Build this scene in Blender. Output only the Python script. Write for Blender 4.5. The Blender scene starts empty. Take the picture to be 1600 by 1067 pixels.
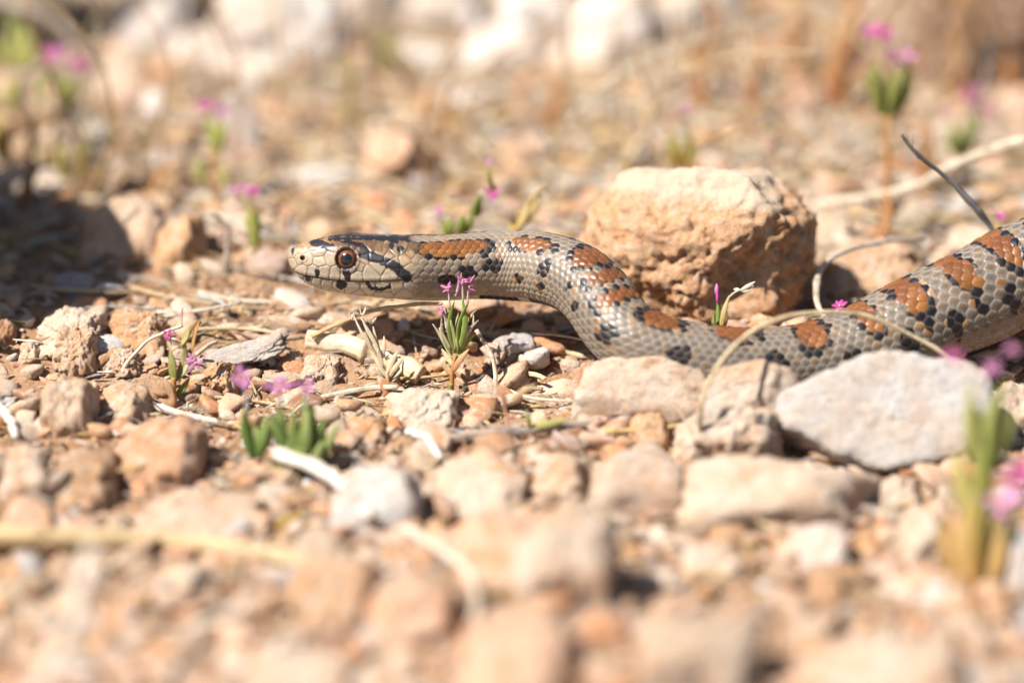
import bpy, bmesh, math, random
import numpy as np
from mathutils import Vector, Matrix, Euler

# ---------------------------------------------------------------- camera, light, exposure
# Units: 1 Blender unit = 1 cm (a close-up of a small snake on stony ground).
S = bpy.context.scene
S.unit_settings.system = 'METRIC'
S.unit_settings.scale_length = 0.01
R = math.radians
PITCH = R(23.0)
DIST = 50.0                       # camera to focus plane, cm
PX = 18.0 / 1600.0                # cm per photo pixel in the focus plane
FWD = np.array([0, math.cos(PITCH), -math.sin(PITCH)])
UP = np.array([0, math.sin(PITCH), math.cos(PITCH)])
CAM = -DIST * FWD + (600 - 533.5) * PX * UP

cd = bpy.data.cameras.new('camera')
cam = bpy.data.objects.new('camera', cd)
S.collection.objects.link(cam)
cam.location = CAM
cam.rotation_euler = (R(90) - PITCH, 0, 0)
cd.lens = 100; cd.sensor_width = 36
cd.clip_start = 0.5; cd.clip_end = 20000
cd.dof.use_dof = True
cd.dof.focus_distance = DIST - 0.05
cd.dof.aperture_fstop = 0.047     # f/4.7 on a 100 mm lens, written for centimetre units
cd.dof.aperture_blades = 9
S.camera = cam

SUN_EL, SUN_AZ = R(55), R(252)    # azimuth from +y, clockwise: from the left, a little behind the camera
w = bpy.data.worlds.new('World'); S.world = w; w.use_nodes = True
nt = w.node_tree; nt.nodes.clear()
sky = nt.nodes.new('ShaderNodeTexSky'); sky.sky_type = 'NISHITA'; sky.sun_disc = False
sky.sun_elevation = SUN_EL; sky.sun_rotation = SUN_AZ
bg = nt.nodes.new('ShaderNodeBackground'); bg.inputs[1].default_value = 0.05
wo = nt.nodes.new('ShaderNodeOutputWorld')
nt.links.new(sky.outputs[0], bg.inputs[0]); nt.links.new(bg.outputs[0], wo.inputs[0])
sl = bpy.data.lights.new('sun', 'SUN'); sl.energy = 5.0; sl.angle = R(0.53); sl.color = (1, 0.965, 0.92)
so = bpy.data.objects.new('sun', sl); S.collection.objects.link(so)
SUN_DIR = Vector((math.sin(SUN_AZ) * math.cos(SUN_EL), math.cos(SUN_AZ) * math.cos(SUN_EL), math.sin(SUN_EL)))
so.rotation_euler = SUN_DIR.to_track_quat('Z', 'Y').to_euler()
so.location = SUN_DIR * 100
S.view_settings.view_transform = 'Standard'
S.view_settings.look = 'None'
S.view_settings.gamma = 1
S.view_settings.use_curve_mapping = False
S.view_settings.exposure = 1.12
S.cycles.use_denoising = True
S.cycles.max_bounces = 6
S.cycles.diffuse_bounces = 3

# ---------------------------------------------------------------- helpers
rng = np.random.default_rng(7)
random.seed(7)
COL = S.collection


def pix(u, v, d=0.0):
    """world point seen at photo pixel (u, v), d cm behind the focus plane"""
    D = DIST + d
    k = PX * D / DIST
    return CAM + FWD * D + np.array([1, 0, 0]) * (u - 800) * k + UP * (533.5 - v) * k


def proj(p):
    q = np.asarray(p) - CAM
    d = q @ FWD
    k = PX * d / DIST
    return 800 + q[..., 0] / k, 533.5 - (q @ UP) / k


def _hash(ix, iy, iz, seed):
    n = (ix * 374761393 + iy * 668265263 + iz * 1103515245 + seed * 1274126177) & 0xFFFFFFFF
    n = ((n ^ (n >> 13)) * 1274126177) & 0xFFFFFFFF
    n = ((n ^ (n >> 16)) * 2246822519) & 0xFFFFFFFF
    return ((n ^ (n >> 15)) & 0xFFFFFF) / 16777215.0


def vnoise(p, seed=0):
    p = np.asarray(p, float)
    i = np.floor(p).astype(np.int64)
    f = p - i
    f = f * f * f * (f * (f * 6 - 15) + 10)
    x, y, z = i[..., 0], i[..., 1] , i[..., 2]
    fx, fy, fz = f[..., 0], f[..., 1], f[..., 2]
    r = 0
    for dx in (0, 1):
        wx = fx if dx else 1 - fx
        for dy in (0, 1):
            wy = fy if dy else 1 - fy
            for dz in (0, 1):
                wz = fz if dz else 1 - fz
                r = r + _hash(x + dx, y + dy, z + dz, seed) * wx * wy * wz
    return r * 2 - 1


def fbm(p, seed=0, octv=4, gain=0.5):
    p = np.asarray(p, float); a = 1; t = 0; r = 0
    for o in range(octv):
        r = r + a * vnoise(p * (2.03 ** o) + 17.3 * o, seed + o); t += a; a *= gain
    return r / t


def sstep(a, b, x):
    t = np.clip((x - a) / (b - a), 0, 1)
    return t * t * (3 - 2 * t)


def ground_h(x, y):
    x = np.asarray(x, float); y = np.asarray(y, float)
    p = np.stack([x, y, np.zeros_like(x)], -1)
    h = 0.30 * fbm(p * 0.22, 3, 3) + 0.13 * fbm(p * 0.9, 9, 3)
    h = h + .45 * sstep(-.3, 1.5, y)                       # a low step of ground behind the snake
    r = np.hypot(x, y)
    h = h + 14 * sstep(90, 900, r) * fbm(p * 0.006, 21, 2)
    return h - 0.12


def on_ground(u, v):
    """point of the ground seen at photo pixel (u, v)"""
    dr = FWD * DIST + np.array([1, 0, 0]) * (u - 800) * PX + UP * (533.5 - v) * PX
    z = 0.0
    for _ in range(5):
        t = (z - CAM[2]) / dr[2]
        p = CAM + dr * t
        z = float(ground_h(p[0], p[1]))
    return np.array([p[0], p[1], z])


def depth_of(p):
    return float((np.asarray(p) - CAM) @ FWD) - DIST


def mesh_np(name, verts, faces, col=None, smooth=True):
    """faces: list of (n,3) / (n,4) int arrays"""
    me = bpy.data.meshes.new(name)
    verts = np.ascontiguousarray(verts, np.float32)
    me.vertices.add(len(verts)); me.vertices.foreach_set('co', verts.ravel())
    if isinstance(faces, np.ndarray): faces = [faces]
    idx = np.concatenate([f.ravel() for f in faces]).astype(np.int32)
    tot = np.concatenate([np.full(len(f), f.shape[1]) for f in faces])
    st = np.concatenate([[0], np.cumsum(tot)[:-1]]).astype(np.int32)
    me.loops.add(len(idx)); me.loops.foreach_set('vertex_index', idx)
    me.polygons.add(len(tot)); me.polygons.foreach_set('loop_start', st)
    me.update(calc_edges=True)
    me.polygons.foreach_set('use_smooth', np.full(len(tot), bool(smooth)))
    if col is not None:
        at = me.color_attributes.new('col', 'FLOAT_COLOR', 'POINT')
        c = np.ones((len(verts), 4), np.float32); c[:, :3] = col
        at.data.foreach_set('color', c.ravel())
    return me


def link(name, me, mat=None, parent=None, loc=None, label=None, cat=None, group=None, kind=None, color=None):
    o = bpy.data.objects.new(name, me)
    COL.objects.link(o)
    if mat is not None and me is not None and not me.materials: me.materials.append(mat)
    if parent is not None: o.parent = parent
    if loc is not None: o.location = loc
    if label: o['label'] = label
    if cat: o['category'] = cat
    if group: o['group'] = group
    if kind: o['kind'] = kind
    if color is not None: o.color = (*color, 1)
    return o


# ---------------------------------------------------------------- materials
class NT:
    def __init__(s, name):
        s.m = bpy.data.materials.new(name); s.m.use_nodes = True
        s.t = s.m.node_tree; s.t.nodes.clear()
        s.out = s.n('ShaderNodeOutputMaterial')
    def n(s, t, **kw):
        x = s.t.nodes.new(t)
        for k, v in kw.items():
            if k.startswith('i_'):
                x.inputs[int(k[2:]) if k[2:].isdigit() else k[2:]].default_value = v
            else: setattr(x, k, v)
        return x
    def l(s, a, b): s.t.links.new(a, b)
    def noise(s, vec, scale, detail=5, rough=0.6):
        x = s.n('ShaderNodeTexNoise'); x.inputs['Scale'].default_value = scale
        x.inputs['Detail'].default_value = detail; x.inputs['Roughness'].default_value = rough
        s.l(vec, x.inputs['Vector']); return x.outputs['Fac']
    def ramp(s, fac, stops):
        x = s.n('ShaderNodeValToRGB'); e = x.color_ramp.elements
        while len(e) < len(stops): e.new(0.5)
        for q, (p, c) in zip(e, stops):
            q.position = p; q.color = (*c, 1) if not isinstance(c, float) else (c, c, c, 1)
        s.l(fac, x.inputs[0]); return x.outputs[0]
    def mix(s, fac, a, b, mode='MIX'):
        x = s.n('ShaderNodeMix', data_type='RGBA', blend_type=mode)
        for sock, val in ((x.inputs['Factor'], fac), (x.inputs[6], a), (x.inputs[7], b)):
            if isinstance(val, (int, float)): sock.default_value = val
            elif isinstance(val, tuple): sock.default_value = (*val, 1)
            else: s.l(val, sock)
        return x.outputs[2]
    def math(s, op, a, b=0.0):
        x = s.n('ShaderNodeMath', operation=op)
        for sock, val in ((x.inputs[0], a), (x.inputs[1], b)):
            if isinstance(val, (int, float)): sock.default_value = val
            else: s.l(val, sock)
        return x.outputs[0]
    def bump(s, h, strength, dist, prev=None):
        x = s.n('ShaderNodeBump'); x.inputs['Strength'].default_value = strength
        x.inputs['Distance'].default_value = dist
        s.l(h, x.inputs['Height'])
        if prev is not None: s.l(prev, x.inputs['Normal'])
        return x.outputs[0]
    def pbsdf(s, color, rough=0.8, spec=0.3, normal=None):
        x = s.n('ShaderNodeBsdfPrincipled')
        for k, v in (('Base Color', color), ('Roughness', rough), ('Specular IOR Level', spec)):
            if isinstance(v, (int, float)): x.inputs[k].default_value = v
            elif isinstance(v, tuple): x.inputs[k].default_value = (*v, 1)
            else: s.l(v, x.inputs[k])
        if normal is not None: s.l(normal, x.inputs['Normal'])
        return x
    def done(s, sh): s.l(sh, s.out.inputs[0]); return s.m


def rock_material(name, pits=0.35, crust=0.0, source='object', chips=.85):
    g = NT(name)
    tc = g.n('ShaderNodeTexCoord')
    if source == 'object':
        oi = g.n('ShaderNodeObjectInfo')
        base = oi.outputs['Color']
        ad = g.n('ShaderNodeVectorMath', operation='MULTIPLY_ADD')
        g.l(oi.outputs['Random'], ad.inputs[0]); ad.inputs[1].default_value = (37, 61, 19)
        g.l(tc.outputs['Object'], ad.inputs[2]); vec = ad.outputs[0]
    else:
        base = g.n('ShaderNodeAttribute', attribute_name='col').outputs['Color']; vec = tc.outputs['Object']
    n1 = g.noise(vec, 1.3, 5); n2 = g.noise(vec, 5, 8, .72); n3 = g.noise(vec, 19, 6, .75)
    c = g.mix(g.ramp(n1, [(.35, 0.0), (.65, 1.0)]), base, g.mix(.62, base, (.97, .66, .42), 'MULTIPLY'))
    c = g.mix(g.ramp(n2, [(.50, 0.0), (.66, chips)]), c, (.64, .56, .47))
    c = g.mix(g.ramp(n2, [(.30, pits), (.47, 0.0)]), c, (.20, .105, .045))
    c = g.mix(g.ramp(n3, [(.30, .8 if crust else .55), (.46, 0.0)]), c, (.13, .075, .038))
    if crust:
        sx = g.n('ShaderNodeSeparateXYZ'); g.l(tc.outputs['Object'], sx.inputs[0])
        h = g.math('ADD', sx.outputs[2], g.math('MULTIPLY', n1, 0.9))
        cr = g.ramp(g.math('MULTIPLY', h, .5), [(.74, 0.0), (.84, crust)])
        c = g.mix(cr, c, g.mix(n2, (.60, .47, .33), (.66, .58, .46)))
    b = g.bump(n2, .8, .16); b = g.bump(n3, .8, .05, b)
    return g.done(g.pbsdf(c, .88, .22, b).outputs[0])


_Z = [[-1e9, -3.5, ('in the blurred front left gravel', 'in the blurred front middle gravel', 'in the blurred front right gravel below the slabs')],
      [-3.5, 4, ('on the sharp gravel left of the snout', 'on the sharp gravel under the head and neck', 'on the gravel beside the resting body')],
      [4, 12, ('on the blurred ground behind the left shade', 'on the blurred ground behind the head', 'on the blurred ground around the ochre boulder')],
      [12, 1e9, ('on the far ground at the back left', 'on the far ground at the back middle', 'on the far ground at the back right')]]
def zone(p):
    """words for where on the ground a small thing lies"""
    d = depth_of(p); u, v_ = proj(np.asarray(p, float))
    for lo, hi, names in _Z:
        if lo <= d < hi: return names[0 if u < (450 if lo == -3.5 else 533) else (1 if u < (900 if lo == -3.5 else 1067) else 2)]
def name_small(items, noun, grp):
    """items: (object, describing words, size, zone); the largest of each kind and place is told apart, the rest share a label"""
    sets = {}
    for it in items: sets.setdefault((it[1], it[3]), []).append(it)
    for (words, zn), its in sets.items():
        its.sort(key=lambda t: -t[2])
        for i, it in enumerate(its):
            it[0]['label'] = f'{words} {noun} {zn}' if len(its) == 1 else (f'largest {words} {noun} {zn}' if i == 0 else f'smaller {words} {noun} {zn}')
            it[0]['group'] = f'{grp} {zn}'


M_rock = rock_material('limestone')
M_ochre = rock_material('ochre_limestone', .95, .7, chips=.5)
M_grit = rock_material('grit_stone', .25, source='attr')

g = NT('soil')
tc = g.n('ShaderNodeTexCoord'); v = tc.outputs['Object']
n1 = g.noise(v, .35, 5); n2 = g.noise(v, 2.6, 6, .7); n3 = g.noise(v, 14, 6, .7)
c = g.ramp(n1, [(.3, (.36, .185, .09)), (.5, (.45, .255, .14)), (.72, (.52, .35, .23))])
c = g.mix(g.ramp(n2, [(.5, 0.0), (.7, .7)]), c, (.54, .42, .29))
c = g.mix(g.ramp(n2, [(.28, .7), (.45, 0.0)]), c, (.23, .115, .05))
c = g.mix(g.ramp(n3, [(.3, .6), (.48, 0.0)]), c, (.17, .09, .045))
b = g.bump(n2, .9, .3); b = g.bump(n3, .9, .08, b)
M_soil = g.done(g.pbsdf(c, .95, .12, b).outputs[0])


def plant_material(name, transl=.35, rough=.6):
    g = NT(name)
    a = g.n('ShaderNodeAttribute', attribute_name='col')
    tc = g.n('ShaderNodeTexCoord')
    n = g.noise(tc.outputs['Object'], 14, 4, .7)
    c = g.mix(g.ramp(n, [(.35, .45), (.65, 0.0)]), a.outputs['Color'], g.mix(1.0, a.outputs['Color'], (.72, .60, .40), 'MULTIPLY'))
    p = g.pbsdf(c, rough, .3, g.bump(n, .25, .02))
    t = g.n('ShaderNodeBsdfTranslucent'); g.l(c, t.inputs[0])
    x = g.n('ShaderNodeMixShader'); x.inputs[0].default_value = transl
    g.l(p.outputs[0], x.inputs[1]); g.l(t.outputs[0], x.inputs[2])
    return g.done(x.outputs[0])


M_plant = plant_material('plant_tissue', .42)
M_petal = plant_material('petal', .5, .5)

# straw: long fibres along the stalk
g = NT('dry_straw')
a = g.n('ShaderNodeAttribute', attribute_name='col'); uvn = g.n('ShaderNodeAttribute', attribute_name='fib')
n = g.noise(uvn.outputs['Vector'], 1.0, 4, .7)
tc = g.n('ShaderNodeTexCoord'); n2 = g.noise(tc.outputs['Object'], 3.5, 4, .6)
c = g.mix(g.ramp(n, [(.35, .75), (.55, 0.0)]), a.outputs['Color'], g.mix(1.0, a.outputs['Color'], (.55, .42, .27), 'MULTIPLY'))
c = g.mix(g.ramp(n2, [(.33, .75), (.52, 0.0)]), c, g.mix(1.0, a.outputs['Color'], (.42, .35, .30), 'MULTIPLY'))
M_straw = g.done(g.pbsdf(c, .55, .35, g.bump(n, .8, .04)).outputs[0])


SNAKE_DS, SNAKE_NTH = 0.0106, 256
SADDLES = [(2.86,.66,34,18),(4.60,.48,28,14),(5.68,.24,9,24),(6.13,.12,6,38),(6.55,.145,12,38),(7.50,.42,6,20),(8.90,.40,6,20),
           (10.31,.29,16,30),(11.43,.20,16,31),(12.31,.24,21,29),(13.31,.25,21,29),(14.34,.26,20,29)]
SADDLES += [(14.34 + 1.05 * k, .30, 16, 34) for k in range(1, 23)]
SPOTS = [(3.62,.20,67,12),(5.16,.11,64,17),(6.93,.14,68,15),(7.99,.20,62,13),(9.52,.17,60,17),(10.88,.14,66,12),(11.88,.14,73,15),
         (12.78,.13,78,18),(13.85,.13,76,18),(3.08,.14,78,9),(4.56,.17,88,6),(5.16,.11,95,6),(6.24,.07,78,11),(2.70,.16,90,9),(5.90,.06,64,9),
         (12.30,.07,62,9),(13.30,.07,66,9)]
SPOTS += [(14.88 + 1.05 * k, .13, 76, 17) for k in range(23)]

# ---------------------------------------------------------------- the snake
def pchip(x, y, q):
    x = np.asarray(x, float); y = np.asarray(y, float)
    h = np.diff(x); dl = np.diff(y) / h
    m = np.zeros_like(y)
    m[0] = dl[0]; m[-1] = dl[-1]
    for i in range(1, len(x) - 1):
        if dl[i - 1] * dl[i] > 0:
            w1 = 2 * h[i] + h[i - 1]; w2 = h[i] + 2 * h[i - 1]
            m[i] = (w1 + w2) / (w1 / dl[i - 1] + w2 / dl[i])
    k = np.clip(np.searchsorted(x, q) - 1, 0, len(x) - 2)
    t = (q - x[k]) / h[k]
    return ((2*t**3-3*t**2+1)*y[k] + (t**3-2*t**2+t)*h[k]*m[k] + (-2*t**3+3*t**2)*y[k+1] + (t**3-t**2)*h[k]*m[k+1])


def nspline(x, y, q):
    """natural cubic spline, y may have several columns"""
    x = np.asarray(x, float); y = np.asarray(y, float); n = len(x); h = np.diff(x)
    A = np.zeros((n, n)); b = np.zeros_like(y); A[0, 0] = A[-1, -1] = 1
    for i in range(1, n - 1):
        A[i, i-1] = h[i-1]; A[i, i] = 2 * (h[i-1] + h[i]); A[i, i+1] = h[i]
        b[i] = 3 * ((y[i+1] - y[i]) / h[i] - (y[i] - y[i-1]) / h[i-1])
    c = np.linalg.solve(A, b)
    k = np.clip(np.searchsorted(x, q) - 1, 0, n - 2); t = (q - x[k])[:, None]; hk = h[k][:, None]
    bb = (y[k+1] - y[k]) / hk - hk * (2 * c[k] + c[k+1]) / 3
    return y[k] + bb * t + c[k] * t**2 + (c[k+1] - c[k]) / (3 * hk) * t**3


# centre line of the part in view: (u, v, half height, half width, cm behind the focus plane)
SN = [(450.6,404,1,1,.42),(452,403.5,7.5,6,.42),(454,402.5,12,9.5,.42),(458,403.5,16.5,14,.42),(467.5,407.3,25.7,22,.42),
      (477,409.3,31.3,27,.42),(486,410,35,31,.42),(500,411.5,39.5,36,.42),(514,412,42.6,40,.42),(535,412,45,45,.42),(561,413.5,45.7,50,.42),
      (600,415.5,46.5,54,.42),(630,417,47.5,55,.42),(660,418,49,53,.48),(700,418.5,50.8,51,.60),(750,416,53,52.5,.74),
      (795,416,55,55,.78),(838,418.5,56,56,.60),(872,425,56,56,.30),(911,443,56,56,-.08),(938,471,56,56,-.42),(960,504,56.5,56,-.68),
      (986,530,57.5,57,-.86),(1030,551,58.5,58,-.95),(1080,563,59.5,59,-.97),(1120,569,60,60,-.94),(1160,573,60.5,60,-.88),
      (1200,574,61,61,-.80),(1240,572,63,63,-.70),(1290,564,66,66,-.58),(1340,549,69,69,-.44),(1400,522,73,73,-.26),
      (1460,494,76,76,-.05),(1523,468,79,79,.2),(1600,428,81,81,.5)]
TAIL = [(10.6,1.3,1.95,.93),(12.2,2.7,1.55,.93),(13.7,4.6,1.1,.93),(15.2,7,.95,.9),(15.6,10,.85,.82),(14.6,13,.7,.68),
        (15,16,.55,.5),(17,18,.4,.34),(19,18.6,.2,.16),(20.4,18.4,.08,.03)]
P3, HH, HW = [], [], []
for (u_, v_, hh, hw, d_) in SN:
    P3.append(pix(u_, v_, d_)); k = PX * (DIST + d_) / DIST; HH.append(hh * k); HW.append(hw * k)
for (x_, y_, z_, r_) in TAIL:
    P3.append(np.array([x_, y_, z_])); HH.append(r_); HW.append(r_)
P3 = np.array(P3); chord = np.concatenate([[0], np.cumsum(np.linalg.norm(np.diff(P3, axis=0), axis=1))])
s_in = chord[len(SN) - 1] + 0.4
ss = np.concatenate([chord[1] * np.linspace(0.02, 1, 5)[:-1], np.arange(chord[1], s_in, SNAKE_DS), np.arange(s_in, chord[-1], .05)])
cen = nspline(chord, P3, ss)
def smooth(a, n):
    k = np.hanning(n + 2)[1:-1]; k /= k.sum()
    ap = np.concatenate([np.repeat(a[:1], n // 2, 0), a, np.repeat(a[-1:], n // 2, 0)])
    return np.stack([np.convolve(ap[:, i], k, 'valid')[:len(a)] for i in range(a.shape[1])], 1)
hh_s = pchip(chord, HH, ss); hw_s = pchip(chord, HW, ss)
arc = np.concatenate([[0], np.cumsum(np.linalg.norm(np.diff(cen, axis=0), axis=1))])
T = np.gradient(cen, arc, axis=0); T[:45] = T[60]; T = smooth(T, 41); T /= np.linalg.norm(T, axis=1)[:, None]
Nn = np.array([0, 0, 1.0]) - T * T[:, 2:3]; Nn = smooth(Nn, 61); Nn -= T * (Nn * T).sum(1)[:, None]; Nn /= np.linalg.norm(Nn, axis=1)[:, None]
Bn = np.cross(T, Nn)
S_HEAD = float(np.interp(640, [a[0] for a in SN], chord[:len(SN)]))   # where plates give way to scales
NTH = SNAKE_NTH
th = np.linspace(0, 2 * np.pi, NTH, endpoint=False)                   # 0 dorsal, +90 deg the flank towards the camera
TH, SS = np.meshgrid(th, arc)
ne = 2.0 + .35 * sstep(.1, .8, SS) * (1 - sstep(S_HEAD, S_HEAD + 1.2, SS))
ct, st_ = np.cos(TH), np.sin(TH)
rad = (np.abs(ct / hh_s[:, None]) ** ne + np.abs(st_ / hw_s[:, None]) ** ne) ** (-1 / ne)
bodyw = sstep(S_HEAD, S_HEAD + 1.5, SS)
rad *= 1 - .10 * sstep(2.4, 3.1, np.abs(((TH + np.pi) % (2 * np.pi)) - np.pi)) * bodyw
DIRR = ct[..., None] * Nn[:, None, :] + st_[..., None] * Bn[:, None, :]
BASE = cen[:, None, :] + DIRR * rad[..., None]
thw = np.abs(((TH + np.pi) % (2 * np.pi)) - np.pi)                    # 0 at the back ... pi at the belly
# head pattern coordinates: the picture-side view of the head, mirrored for the far side
mirr = cen[:, None, :] + (ct * rad)[..., None] * Nn[:, None, :] + (np.abs(st_) * rad)[..., None] * Bn[:, None, :]
HU, HV = proj(mirr)

# -- scale rows -------------------------------------------------------------
NROW = 25
TH_V = R(128)                                                         # dorsal scales reach down to here, belly plates below
rmean = (hh_s + hw_s) / 2
roww = 2 * TH_V * rmean / NROW
LSC = 1.42
PHI = np.concatenate([[0], np.cumsum(np.diff(arc) / (LSC * .5 * (roww[1:] + roww[:-1])))])
PH = np.repeat(PHI[:, None], NTH, 1)
sgn = np.where(st_ >= 0, 1.0, -1.0)
b_ = thw * sgn / (2 * TH_V / NROW)                                    # row coordinate, -12.5 ... 12.5
wob = .10 * vnoise(np.stack([PH * .35, b_ * .35, np.zeros_like(b_)], -1), 5)
A_, B_ = PH + wob, b_ + wob
best = np.full(PH.shape, 9.0); second = best.copy(); ca = np.zeros_like(PH); cb = np.zeros_like(PH)
j0 = np.round(B_)
for dj in (-1, 0, 1):
    j = j0 + dj; off = .5 * (np.mod(j, 2))
    i0 = np.round(A_ - off)
    for di in (-1, 0, 1):
        a = i0 + di + off
        da = np.abs(A_ - a) * LSC; db = np.abs(B_ - j)
        ds = np.hypot(da, db * 1.04)                                     # honeycomb of staggered scales
        new = ds < best
        second = np.where(new, best, np.minimum(second, ds))
        ca = np.where(new, a, ca); cb = np.where(new, j, cb); best = np.where(new, ds, best)
edge = (second ** 2 - best ** 2) / 2.5
hs = lambda k: _hash(np.round(ca * 2).astype(np.int64), cb.astype(np.int64), np.zeros_like(cb, np.int64), k)
s_c = np.interp(ca, PHI, arc)                                         # the scale's own place along the body
th_c = np.abs(cb) * (2 * TH_V / NROW)
ventral = sstep(TH_V - .03, TH_V + .03, thw)
scal = bodyw2 = sstep(S_HEAD - .08, S_HEAD + .12, SS)
dome = .6 * sstep(.0, .16, edge) + .4 * sstep(.1, .55, edge)
groove = 1 - sstep(.02, .10, edge)
tilt = (A_ - ca) * .55
vph = PH * 1.0
vfr = np.mod(vph, 1.0); vgroove = np.maximum(1 - sstep(0, .1, vfr), sstep(.93, 1, vfr)); vd = vfr * .5
disp = scal * roww[:, None] * ((1 - ventral) * (.13 * dome + .13 * tilt * dome) + ventral * (.10 * vd - .05 * vgroove))
# -- body colours, one value per scale --------------------------------------
def C3(*c): return np.array(c, float)
jit = hs(1); jit2 = hs(2)
GREY, TAN, CREAM, PALE = C3(.185,.152,.12), C3(.25,.175,.105), C3(.46,.40,.31), C3(.38,.35,.305)
ORANGE, RUST, BLACK = C3(.35,.140,.029), C3(.23,.078,.022), C3(.012,.011,.012)
def lerp(a, b, t): return a + (b - a) * t[..., None]
shp = PH.shape + (3,)
s_e = .54 * s_c + .46 * SS; th_e = .54 * th_c + .46 * np.minimum(thw, TH_V)      # patterns bleed a little across a scale
cs = np.broadcast_to(GREY, shp).copy()
cs = lerp(cs, np.broadcast_to(TAN, shp), .55 * (jit > .62))
cs = lerp(cs, np.broadcast_to(CREAM, shp), .75 * sstep(R(88), R(118), th_c))
neckw = 1 - sstep(S_HEAD + 1.5, S_HEAD + 4.0, s_c)
cs = lerp(cs, np.broadcast_to(C3(.47,.37,.25), shp), .55 * neckw)
# SADDLES: (s from the snout, half length, theta lo, theta hi in degrees, strength of black rim)
blot = np.full(PH.shape, 9.0); spot = np.full(PH.shape, 9.0)
for (s0, hl, t0, ht) in SADDLES:
    q = (np.abs((s_e - s0) / hl) ** 2.4 + np.abs((th_e - R(t0)) / R(ht)) ** 2.4) ** (1 / 2.4)
    blot = np.minimum(blot, q)
for (s0, hl, t0, ht) in SPOTS:
    q = np.hypot((s_e - s0) / hl, (th_e - R(t0)) / R(ht)); spot = np.minimum(spot, q)
bj = blot + (jit - .5) * .24
org = lerp(np.broadcast_to(ORANGE, shp), np.broadcast_to(RUST, shp), sstep(R(48), R(15), th_c) * .75 + .25 * jit2)
inb = bj < .92
rim = (bj >= .92) & (bj < 1.30) & (jit2 < .90)
tanrim = (bj >= .92) & (bj < 1.45) & ~rim & (jit < .35)
cs[tanrim] = C3(.40,.23,.09)
cs[inb] = org[inb]
fleck = inb & (bj > .55) & (hs(6) < .03); cs[fleck] = BLACK
cs[rim] = BLACK
sj = spot + (jit2 - .5) * .45
tr = (sj < 1.45) & ~inb & ~rim & (jit < .45); cs[tr] = C3(.38,.185,.055)
cs[sj < 1.08] = BLACK
cs *= (.52 + .26 * hs(3))[..., None]
cs *= (1 + .22 * fbm(np.stack([SS * 2.2, TH * 1.6, TH * 0], -1), 61, 3))[..., None]      # wear and dust in patches
# within a scale: brown centre, pale rim, dark seam
dark = (cs.mean(-1) < .05)
warm = inb
ctr = sstep(.13, .36, edge)
pale = cs * .55 + PALE * .36
cs2 = np.where((dark | warm)[..., None], cs * (1.12 - .25 * ctr[..., None]), lerp(pale, cs * C3(.92,.84,.74), ctr))
seam = np.where(warm[..., None], C3(.085,.028,.012), C3(.14,.092,.058))
cs2 = lerp(cs2, np.broadcast_to(seam, shp), groove * .85)
# belly plates: cream with dark checks
vi = np.floor(vph).astype(np.int64)
chk = (_hash(vi // 2, sgn.astype(np.int64), np.zeros_like(vi), 8) < .52) & (thw < R(158))
cv = np.where(chk[..., None], BLACK, C3(.50,.44,.34)); cv = lerp(cv, np.broadcast_to(C3(.25,.17,.1), shp), vgroove * .6)
body_col = lerp(cs2, cv, ventral)

# -- head plates (points in the side view of the head) ------------------------
def Z(*p): return [(430 + a / 5.3333, 330 + b / 5.3333) for a, b in p]
SEED = Z((135,345),(140,430),(208,308),(195,400),(265,400),(370,415),(455,390),(362,340),(335,285),(480,290),(585,300),(560,245),(850,262),(660,292),
         (705,330),(715,400),(690,450),(640,480),
         (215,497),(315,505),(407,513),(497,522),(590,530),(662,540),(790,515),(975,530),(1075,560),(855,455),
         (890,335),(950,378),(860,395),(985,420),(1060,310),(1140,345),(1010,318),(1080,402),(1195,412),(1140,485),(1240,372),(1285,425),(1245,480),(1230,530),(1180,570),
         (1190,300),(1300,480),
         (205,570),(262,590),(340,607),(430,617),(520,625),(640,632),(770,640),(900,640),(1020,620),(1120,620),
         (300,660),(480,680),(700,700),(900,705),(1080,690),(1200,640),(1250,690),(1280,590))
MOUTH = np.array([(455,421),(462,425.5),(470,429),(479,431.5),(492,433.5),(512.5,437.2),(535,439.2),(561,440.3),(599,440),(627,437.5),(641,433)])
ib = int(np.searchsorted(arc, S_HEAD + .35))
hu, hv = HU[:ib], HV[:ib]
wq = .9 * vnoise(np.stack([hu * .12, hv * .12, np.zeros_like(hu)], -1), 31)
f1 = np.full(hu.shape, 99.0); f2 = f1.copy(); fi = np.zeros(hu.shape, int)
mv = np.interp(hu, MOUTH[:, 0], MOUTH[:, 1]); upper = hv < mv
for i, (a, b) in enumerate(SEED):
    sd = b < np.interp(a, MOUTH[:, 0], MOUTH[:, 1])
    d = np.hypot((hu - a + wq) * (.95 if i not in (12,) else .55), (hv - b + wq))
    d = np.where((upper == sd) | (hu > 641), d, d + 40)
    n_ = d < f1; f2 = np.where(n_, f1, np.minimum(f2, d)); fi = np.where(n_, i, fi); f1 = np.where(n_, d, f1)
hedge = (f2 - f1) * .5
crown = sstep(R(40), R(22), thw[:ib])                                  # crown plates: no Voronoi seams there
def polyline_d(pts, uu, vv):
    pts = np.asarray(pts, float); best = np.full(uu.shape, 99.0)
    for (x0, y0), (x1, y1) in zip(pts[:-1], pts[1:]):
        dx, dy = x1 - x0, y1 - y0; t = np.clip(((uu - x0) * dx + (vv - y0) * dy) / (dx*dx + dy*dy), 0, 1)
        best = np.minimum(best, np.hypot(uu - x0 - t * dx, vv - y0 - t * dy))
    return best
hg = (1 - sstep(.30, .95, hedge)) * (1 - crown * .8)
md = polyline_d(MOUTH, hu, hv)
mg = 1 - sstep(.6, 1.7, md)
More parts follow.
